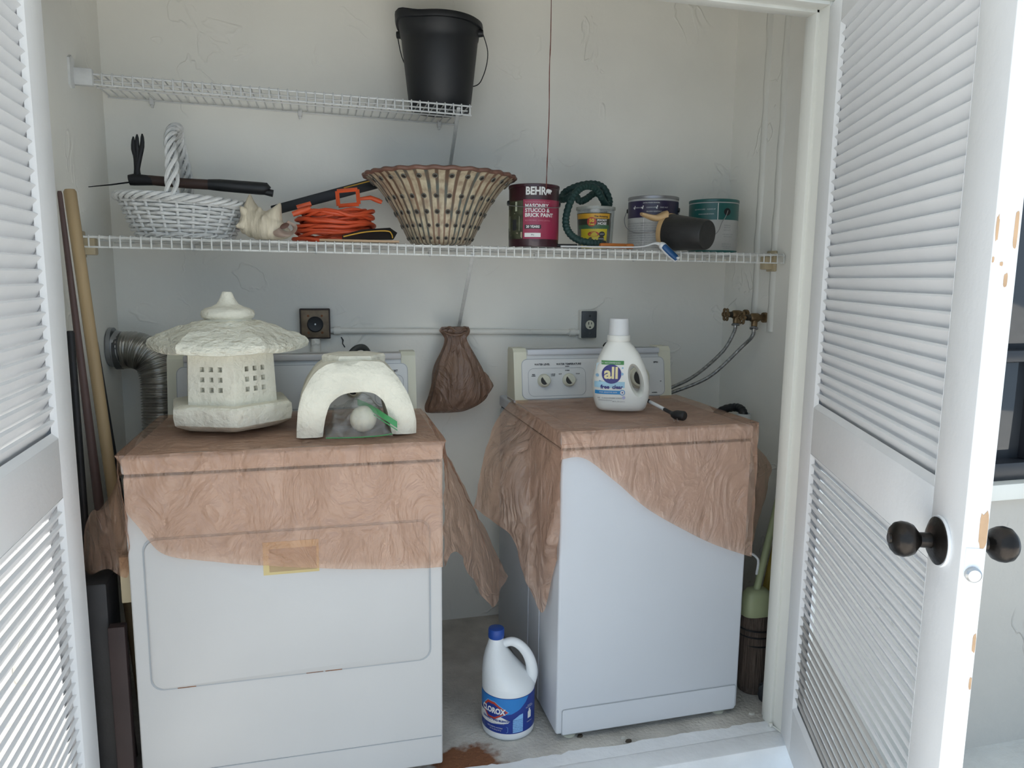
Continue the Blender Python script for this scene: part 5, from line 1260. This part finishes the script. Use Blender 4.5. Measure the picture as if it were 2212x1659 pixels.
# ------------------------------------------------------------------ grocery bag on the shelf brace
bgm = film('brown_bag_film', (.60, .42, .32), (.27, .165, .115), .80, .22, .8, 9)
gb = thing('grocery_bag', 'full brown plastic grocery bag hanging from the shelf brace', 'plastic bag', (.30, -.095, .85))
rowsb = [(706, 958, 1008, .020), (714, 953, 1011, .024), (722, 960, 1010, .020), (731, 966, 1006, .018), (745, 963, 1012, .024), (762, 955, 1022, .036), (780, 946, 1032, .050), (800, 939, 1042, .062), (820, 934, 1049, .068), (840, 929, 1054, .070), (858, 925, 1050, .066), (872, 922, 1036, .056), (882, 922, 1018, .042), (889, 924, 1000, .022), (891, 930, 985, .008)]
bm = bm_new(); rings = []
rb = []
for py, a, b, dp in rowsb:
    A = uy(a, py, -.095); B = uy(b, py, -.095); rb.append((A, B, dp))
NR = 44; m_ = len(rb)-1
for j in range(NR):
    t_ = j/(NR-1); A = cr([q_[0] for q_ in rb], t_); B = cr([q_[1] for q_ in rb], t_); dp = cr([Vector((q_[2], 0, 0)) for q_ in rb], t_).x
    mid = (A+B)/2; ring = []
    for k in range(64):
        a = 2*PI*k/64; fold = (.0045*math.sin(9*a+nz((t_*2, 3, 0))*4)+.004*math.sin(17*a+5*t_))*(1-.4*t_)+.006*nz((math.cos(a)*2.5, math.sin(a)*2.5, t_*5))
        rx = (B-A).length/2+fold; ry_ = dp+fold*(.4 if dp < .03 else 1)
        p = mid+Vector((rx*math.cos(a), ry_*math.sin(a), 0)); p.y = min(p.y, -.012); ring.append(p)
    rings.append(ring)
loft(bm, rings); obj('bag_body', bm, bgm, gb, 70)
bm = bm_new(); drape(bm, [[uy(1040, 800, -.11), uy(1050, 806, -.13), uy(1056, 812, -.12)], [uy(1046, 825, -.12), uy(1060, 825, -.14), uy(1065, 830, -.12)], [uy(1044, 850, -.12), uy(1058, 846, -.14), uy(1063, 838, -.12)], [uy(1030, 868, -.11), uy(1042, 862, -.13), uy(1050, 852, -.12)]], 16, 10, .004, 30); obj('bag_corner', bm, bgm, gb, 70)
bm = bm_new(); tube(bm, spline([uy(957, 712, -.10), uy(972, 706, -.13), uy(990, 716, -.14), uy(1002, 706, -.13), uy(1010, 712, -.10), uy(995, 722, -.13), uy(970, 722, -.125), uy(957, 713, -.1)], 40), .005, 8, flat=(1, .6)); obj('bag_handle', bm, bgm, gb, 70)
# ------------------------------------------------------------------ wall fittings
m_galv = mat('galvanised_duct', (.36, .37, .38), .38, .75, .15, 12, .1, 30)
m_foil = mat('aluminium_foil_duct', (.50, .49, .46), .30, .95, .15, 14, .2, 60)
du = thing('vent_duct', 'grey metal dryer vent pipe with ribbed foil elbow', 'duct', tuple(uy(300, 755, -.12)))
yd = -.125
a = Vector((XL+.004, yd, 1.105)); b = uy(262, 757, yd); b.y = yd
bm = bm_new(); tube(bm, [a, b], .0575, 28); obj('pipe', bm, m_galv, du)
bm = bm_new(); tube(bm, [a, a+Vector((.012, 0, 0))], .062, 28); obj('wall_collar', bm, m_galv, du)
bm = bm_new(); tube(bm, [b-Vector((.014, 0, 0)), b+Vector((.004, 0, 0))], .0605, 28); cl = obj('clamp', bm, mat('dark_clamp', (.10, .10, .10), .4, .6, .2), du, label='dark hose clamp band')
pts = spline([b-Vector((.002, 0, 0)), uy(295, 757, yd-.01), uy(330, 775, yd-.02), uy(345, 815, yd-.03), uy(348, 860, yd-.035), uy(350, 905, yd-.04), uy(352, 960, yd-.04), uy(352, 1000, yd-.03)], 330)
bm = bm_new(); tube(bm, pts, [.0565+.0035*math.sin(i*PI/3.2) for i in range(330)], 24); obj('foil_elbow', bm, m_foil, du, 80)

def flush_box(name, label, cat, x0, x1, z0, z1, dep, m, bev=.003):
    t = thing(name, label, cat, ((x0+x1)/2, 0, z0)); bm = bm_new(); box(bm, x0, x1, -dep, 0, z0, z1, bev); obj('box', bm, m, t); return t
m_brz = mat('tarnished_brass_plate', (.20, .15, .10), .5, .5, .25, 25, .2, 50)
t = flush_box('range_outlet', 'square brown metal outlet with big round black socket', 'outlet', -.262, -.158, 1.1165, 1.222, .035, mat('outlet_box_edge', (.05, .035, .03), .6, 0, .2))
bm = bm_new(); box(bm, -.257, -.163, -.039, -.034, 1.1215, 1.217, .002); obj('face_plate', bm, m_brz, t)
ctr = Vector((-.2095, -.039, 1.168)); mt = Matrix.Translation(ctr) @ Matrix.Rotation(R(90), 4, 'X')
bm = bm_new(); lathe(bm, [(0, -.001), (.0275, -.001), (.0275, .004), (.024, .006), (.010, .003), (0, .003)], n=32, mtx=mt); sk = obj('socket', bm, m_black, t)
bm = bm_new(); lathe(bm, [(0, .002), (.003, .002), (.003, .006), (0, .0065)], n=12, mtx=mt); obj('screw', bm, m_steel, sk)
for sx, sz in ((-.032, -.032), (.032, -.032), (-.032, .032), (.032, .032)):
    bm = bm_new(); lathe(bm, [(0, 0), (.004, 0), (.004, .0015), (0, .002)], n=12, mtx=Matrix.Translation(ctr+Vector((sx*.72, 0, sz*.92))) @ Matrix.Rotation(R(90), 4, 'X')); obj('screw', bm, m_rust, t)
bm = bm_new(); cyl(bm, (-.21, -.017, 1.06), (-.21, -.017, 1.12), .017); obj('conduit_stub', bm, m_wall, t, label='white painted pipe below the box')
m_sock = mat('grey_cover_plate', (.09, .10, .11), .5, .3, .15, 20)
t = flush_box('wall_outlet', 'narrow grey metal cover plate with single cream outlet', 'outlet', .7795, .8405, 1.1095, 1.2125, .040, m_sock)
bm = bm_new(); box(bm, .7765, .8435, -.030, 0, 1.1065, 1.2155, .003); obj('back_box', bm, m_wall, t, label='white painted back box')
ctr = Vector((.811, -.040, 1.160)); mt = Matrix.Translation(ctr) @ Matrix.Rotation(R(90), 4, 'X')
bm = bm_new(); lathe(bm, [(0, -.001), (.0175, -.001), (.017, .003), (0, .0035)], n=28, mtx=mt); rc = obj('receptacle', bm, m_cream, t, label='cream round receptacle')
for x0_, x1_, z0_, z1_ in ((-.0075, -.0045, .001, .011), (.0045, .0070, .002, .010), (-.003, .003, -.012, -.006)):
    bm = bm_new(); box(bm, ctr.x+x0_, ctr.x+x1_, -.0445, -.0425, ctr.z+z0_, ctr.z+z1_); obj('slot', bm, m_ink, rc, 0)
for dz in (.034, -.032):
    bm = bm_new(); lathe(bm, [(0, 0), (.004, 0), (.003, .0015), (0, .0018)], n=12, mtx=Matrix.Translation(ctr+Vector((0, 0, dz))) @ Matrix.Rotation(R(90), 4, 'X')); obj('screw', bm, m_ink if dz > 0 else m_sock, t)
bm = bm_new(); pts = [(-.158+.935*i/40, -.011+.0015*nz((i*.4, 1, 0)), 1.1435-.0145*i/40+.0012*nz((i*.7, 5, 0))) for i in range(41)]
tube(bm, pts, .0105, 12)
for x, z_ in ((-.135, 1.143), (.75, 1.129)): tube(bm, [(x-.012, -.012, z_), (x+.012, -.012, z_)], .0145, 12)
tag(center(obj('conduit', bm, m_wall)), 'white painted conduit running along the wall between both outlets', 'conduit')
bm = bm_new(); pc_ = [uy(737, 728, -.003), uy(741, 735, -.003), uy(740, 742, -.003), uy(745, 750, -.003)]  # dark strip laid on the wall for a crack in the plaster
tube(bm, pc_, [.0018, .0028, .0016, .002], 5); tag(center(obj('plaster_crack', bm, m_ink, None, 0)), 'tiny dark broken cable end below the conduit', 'cable')
# black hose behind the dryer console
bm = bm_new(); tube(bm, spline([uy(750, 790, -.17), uy(755, 768, -.165), uy(770, 752, -.16), uy(788, 752, -.15), uy(800, 775, -.14), uy(804, 810, -.13)], 24), .0105, 10); tag(center(obj('dryer_cord', bm, mat('dark_grey_rubber', (.05, .053, .05), .5, 0, .1))), 'dark grey cord arching over the dryer console', 'power cord')
bm = bm_new(); tube(bm, spline([uy(1300, 770, -.10), uy(1305, 748, -.09), uy(1312, 742, -.06), uy(1318, 752, -.03)], 14), .006, 8); tag(center(obj('washer_cord', bm, m_black)), 'short black cord loop showing above the washer console', 'power cord')
bm = bm_new(); tube(bm, [uz(1098, 858, .93), uz(1112, 868, .93)], .004, 8); tag(center(obj('metal_rod_end', bm, m_steel)), 'thin grey rod end poking out behind the washer sheet', 'rod')

# ------------------------------------------------------------------ water valves and hoses
m_brass = mat('tarnished_brass', (.22, .15, .08), .45, .8, .35, 40, .2, 80)
m_nut = mat('grey_hose_nut', (.22, .22, .22), .45, .7, .2, 30)
m_braid = mat('braided_steel_hose', (.30, .30, .29), .38, .7, .35, 90, .3, 160)
def valve(label, y, z, L):
    t = thing('water_valve', label, 'valve', (XR-.05, y, z-.03), 0, 'water valves on the side wall')
    X = lambda d_: Vector((XR-d_, y, z))
    bm = bm_new(); tube(bm, [X(0), X(.012), X(.012), X(.03)], [.019, .019, .011, .011], 12); obj('nipple', bm, m_brass, t)
    bm = bm_new(); tube(bm, [X(.026), X(.034), X(.060), X(.066)], [.012, .0165, .0165, .012], 12); tube(bm, [X(.047), X(.047)+Vector((-.004, -.006, -.036))], [.012, .011], 12); obj('valve_body', bm, m_brass, t)
    bm = bm_new(); tube(bm, [X(.064), X(.066), X(.080), X(.082)], [.009, .0125, .0125, .006], 6); obj('packing_nut', bm, mat('dark_brass', (.07, .06, .045), .5, .6, .3, 30), t)
    bm = bm_new(); tube(bm, [X(.08), X(.08+L)], .0045, 8); obj('stem', bm, m_brass, t)
    bm = bm_new(); cx_ = X(.08+L); pts = []
    for k in range(60):
        a_ = 2*PI*k/60; rr_ = .021+.0028*math.cos(6*a_); pts.append(cx_+Vector((0, rr_*math.cos(a_), rr_*math.sin(a_))))
    tube(bm, pts, .0038, 6, True); h_ = obj('hand_wheel', bm, m_brass, t, 60)
    for k in range(6):
        a_ = PI*k/3; bm = bm_new(); tube(bm, [cx_, cx_+Vector((0, .021*math.cos(a_), .021*math.sin(a_)))], .0026, 6); obj('spoke', bm, m_brass, h_)
    bm = bm_new(); tube(bm, [cx_-Vector((.006, 0, 0)), cx_+Vector((.004, 0, 0))], .007, 8); obj('hub', bm, m_brass, h_)
    o_ = X(.047)+Vector((-.005, -.007, -.038)); return t, o_
v1, o1 = valve('brass water valve on the plaster wall farther from the doorway', -.175, 1.205, .012)
v2, o2 = valve('brass water valve on the plaster wall nearer the doorway', -.300, 1.200, .020)
for k, (o_, w1_, w2_, w3_, lab) in enumerate(((o1, (1560, 760, -.18), (1500, 812, -.18), (1440, 842, -.17), 'braided steel hose from the farther brass valve to the washer'), (o2, (1602, 750, -.27), (1530, 815, -.22), (1440, 852, -.17), 'braided steel hose from the nearer brass valve to the washer'))):
    t = thing('water_hose', lab, 'hose', tuple(o_), 0, 'braided water hoses')
    end = uy(1400, 868, -.12)
    P = [o_, o_+Vector((-.008, -.004, -.03)), uy(*w1_), uy(*w2_), uy(*w3_), uy(1400, 862+k*6, -.11)]
    sp2 = spline(P, 60)
    bm = bm_new(); tube(bm, sp2[3:], .0066, 10); obj('braid', bm, m_braid, t, 70)
    bm = bm_new(); tube(bm, [sp2[0]+(sp2[0]-sp2[3]).normalized()*.004, sp2[0], sp2[2], sp2[3]], [.012, .016, .0155, .010], 10); obj('hose_nut', bm, m_nut, t)
    bm = bm_new(); tube(bm, [sp2[3], sp2[7]], .0078, 10); obj('ferrule', bm, m_steel, t)

# standpipe and black drain hose
bm = bm_new(); px_ = 1.315; py_ = -.315
sp0 = uy(1607, 893, py_)
lathe(bm, [(.026, .35), (.026, sp0.z), (.022, sp0.z), (.022, .36)], (sp0.x, py_, 0), 28); cyl(bm, (sp0.x, py_, 0), (sp0.x, py_, .36), .026)
tag(center(obj('standpipe', bm, mat('white_pvc', (.70, .72, .70), .4, 0, .05))), 'white plastic standpipe rising behind the washer', 'pipe')
dh = [uy(1500, 960, -.16), uy(1530, 915, -.19), uy(1557, 888, -.22), uy(1588, 880, -.26), uy(1604, 888, -.30), Vector((sp0.x, py_, sp0.z-.03)), Vector((sp0.x, py_, sp0.z-.14))]
bm = bm_new(); tube(bm, spline(dh, 70), [.0155+.001*math.sin(i*1.9) for i in range(70)], 14); tag(center(obj('drain_hose', bm, m_black, None, 80)), 'black drain hose hooked into the white standpipe', 'hose')

# ------------------------------------------------------------------ pull string
bm = bm_new(); s0 = uy(1190, -60, -.418); s1 = uy(1181, 398, -.418); s0.z = ZC-.0
tube(bm, spline([Vector((s0.x+.002, -.418, ZC)), uy(1190, 60, -.418), uy(1187, 150, -.418), uy(1186, 250, -.418), uy(1182, 350, -.418), uy(1180, 408, -.418)], 40), [.0014+.0008*nz((i*.4, 2, 0)) for i in range(40)], 6)
tag(center(obj('pull_string', bm, mat('red_brown_string', (.16, .035, .02), .7, 0, .3, 30))), 'thin red brown string hanging before the maroon can', 'string')

# ------------------------------------------------------------------ poles by the dryer
m_pole = mat('tan_wooden_pole', (.36, .26, .14), .6, 0, .2, 24, .2, 40, stretch=(1, 1, .1))
m_pole2 = mat('red_brown_pole', (.085, .050, .045), .6, 0, .2, 20, .2, 40, stretch=(1, 1, .1))
def stick(name, label, p, q, r0, r1, m, cat='pole', zb_=0.0):
    p, q = Vector(p), Vector(q); t_ = (zb_-p.z)/(q.z-p.z); f = p+(q-p)*t_
    bm = bm_new(); tube(bm, [p+(p-f).normalized()*.006, p, p.lerp(f, .3), f], [r0*.75, r0, r0*.7+r1*.3, r1], 14); return tag(center(obj(name, bm, m)), label, cat, 'poles leaning beside the dryer')
stick('broom_pole', 'round tan wooden pole leaning against the wall by the dryer', uy(151, 414, -.60), uy(244, 1060, -.60), .0145, .0145, m_pole)
stick('broom_pole', 'dark red brown pole leaning beside the tan pole', uy(129, 418, -.66), uy(204, 1010, -.64), .0055, .0175, m_pole2)
stick('broom_pole', 'thin black pole leaning behind the tan pole', uy(205, 740, -.50), uy(250, 1010, -.50), .008, .008, m_black)
stick('broom_pole', 'thin black pole leaning close to the louvred door', uy(152, 720, -.70), uy(178, 1060, -.70), .009, .009, m_iron)
# dark things low down beside the dryer
m_dkb2 = mat('dark_brown_board', (.018, .016, .017), .55, 0, .3, 8, .2, 30)
bm = bm_new()
t = thing('folded_board', 'dark brown board standing on edge beside the dryer', 'board', (-.745, -.70, 0))
box(bm, -.80, -.705, -.838, -.735, .0, .60, .006); obj('board', bm, m_dkb2, t)
bm = bm_new(); box(bm, -.702, -.664, -.868, -.84, 0, .50, .003); obj('leg', bm, mat('dark_red_wood', (.028, .014, .013), .6, 0, .2), t, label='dark reddish leg strip')
bm = bm_new(); a = uy(256, 1248, -.85); b = uy(282, 1312, -.85); box(bm, a.x-.004, a.x+.022, -.862, -.845, b.z, a.z+.04, .002); bmesh.ops.translate(bm, verts=bm.verts, vec=(0, .04, 0))
obj('lath', bm, m_tan, t, label='short tan lath')

# ------------------------------------------------------------------ broom by the jamb
m_lime = mat('pale_green_plastic', (.42, .46, .26), .45, 0, .08)
m_bris = mat('dark_straw_bristles', (.12, .085, .065), .85, 0, .45, 45, .9, 60, stretch=(5, 5, .15))
yb_ = -.715
bro = thing('push_broom', 'worn straw broom with pale green cap and handle behind the jamb', 'broom', (1.168, yb_, .0))
def bx_at(px, py): return uy(px, py, yb_)
bm = bm_new(); rings = []
prof_b = [(1312, 1606, 1661, .026), (1340, 1602, 1661, .032), (1370, 1599, 1660, .036), (1400, 1596, 1658, .039), (1440, 1594, 1655, .042), (1480, 1594, 1650, .044), (1497, 1597, 1646, .043)]
for py, a, b, dp in prof_b:
    A = bx_at(a, py); B = bx_at(b, py); mid = (A+B)/2; rx = (B-A).length/2
    rings.append([mid+Vector((rx*math.cos(2*PI*k/40)*(1+.05*nz((k*.9, py*.02, 0))), dp*math.sin(2*PI*k/40)*(1+.08*nz((k*.9, 5, 0))), 0)) for k in range(40)])
low = rings[-1]; mz = .0
for v in low: v.z = max(.001, min(v.z, .012))
rings[-2] = [Vector((v.x, v.y, max(v.z, .03))) for v in rings[-2]]
loft(bm, rings[::-1]); obj('bristles', bm, m_bris, bro, 70, label='dark worn straw bristles')
for py in (1352, 1366, 1384):
    A = bx_at(1601, py); B = bx_at(1660, py+5); mid = (A+B)/2; bm = bm_new(); tube(bm, [mid+Vector(((B-A).length/2*1.02*math.cos(2*PI*k/36), .038*math.sin(2*PI*k/36), -.006*math.cos(2*PI*k/36))) for k in range(36)], .0028, 6, True); obj('stitching', bm, m_dkb2, bro)
bm = bm_new(); rings = []
for py, a, b, dp in ((1322, 1604, 1662, .032), (1318, 1603, 1663, .034), (1290, 1606, 1662, .032), (1276, 1610, 1660, .028), (1268, 1618, 1652, .020)):
    A = bx_at(a, py); B = bx_at(b, py+6); mid = (A+B)/2; rx = (B-A).length/2
    rings.append([mid+Vector((rx*math.copysign(abs(math.cos(2*PI*k/32))**.7, math.cos(2*PI*k/32)), dp*math.copysign(abs(math.sin(2*PI*k/32))**.7, math.sin(2*PI*k/32)), 0)) for k in range(32)])
loft(bm, rings); obj('broom_cap', bm, m_lime, bro, 60, label='pale green plastic cap')
bm = bm_new(); a = bx_at(1634, 1275); b = uy(1690, 1045, -.66); tube(bm, [a, b, b+(b-a)*.9], .0115, 12); obj('broom_handle', bm, m_lime, bro, label='pale green handle')
a = uy(1648, 1300, -.655); b = uy(1690, 1120, -.63); f_ = a+(a-b)*(a.z/(b.z-a.z)); bm = bm_new(); f_.z = 0; tube(bm, [f_, a, b, b+(b-a)*2.2], .0125, 12)
tag(center(obj('mop_pole', bm, mat('yellow_pole', (.50, .36, .07), .5, 0, .08))), 'yellow pole standing behind the green capped broom', 'pole')
bm = bm_new(); bmesh.ops.create_icosphere(bm, subdivisions=3, radius=.022); c_ = uz(1646, 1500, .02)
for v in bm.verts: v.co = Vector((v.co.x*.7, v.co.y*.7, v.co.z*1.5))*(1+.5*noise.noise(v.co*90)); v.co += Vector((c_.x+.002, -.79, .034))
tag(center(obj('dust_clump', bm, m_ink, None, 60)), 'black clump of fluff on the floor beside the broom', 'fluff')
bm = bm_new(); tube(bm, spline([uy(1622, 1196, -.80), uy(1630, 1200, -.79), uy(1638, 1212, -.78), uy(1634, 1240, -.76)], 12), .004, 6); tag(center(obj('white_tie', bm, m_wp)), 'thin white tie hanging below the washer sheet corner', 'string')

# ------------------------------------------------------------------ litter on the floor
def fleck(px, py, r_, m, name, label, cat, fl=.3):
    p = uz(px, py, .002); bm = bm_new(); n_ = 9
    pts = [(r_*(1+.4*nz((k*1.3, px, 0)))*math.cos(2*PI*k/n_), r_*fl*2*(1+.4*nz((k*1.7, py, 0)))*math.sin(2*PI*k/n_)) for k in range(n_)]
    prism(bm, pts, lambda q_: (p.x+q_[0], p.y+q_[1], .0005), lambda q_: (p.x+q_[0]*.8, p.y+q_[1]*.8, .004+r_*.25)); tag(center(obj(name, bm, m)), label, cat, 'litter on the concrete floor')
m_leaf = mat('dry_leaf', (.06, .045, .03), .8, 0, .3); m_chip = mat('paint_flake', (.60, .58, .52), .7, 0, .1)
fleck(1358, 1601, .010, m_leaf, 'dry_leaf', 'dark dry leaf lying before the washer', 'leaf'); fleck(1346, 1594, .008, m_chip, 'paint_flake', 'pale paint flake lying beside the dry leaf', 'flake')
fleck(1253, 1590, .009, m_leaf, 'dry_leaf', 'dark leaf scrap under the washer corner', 'leaf'); fleck(1624, 1542, .010, m_chip, 'paint_flake', 'pale paint flakes on the concrete by the jamb', 'flake')
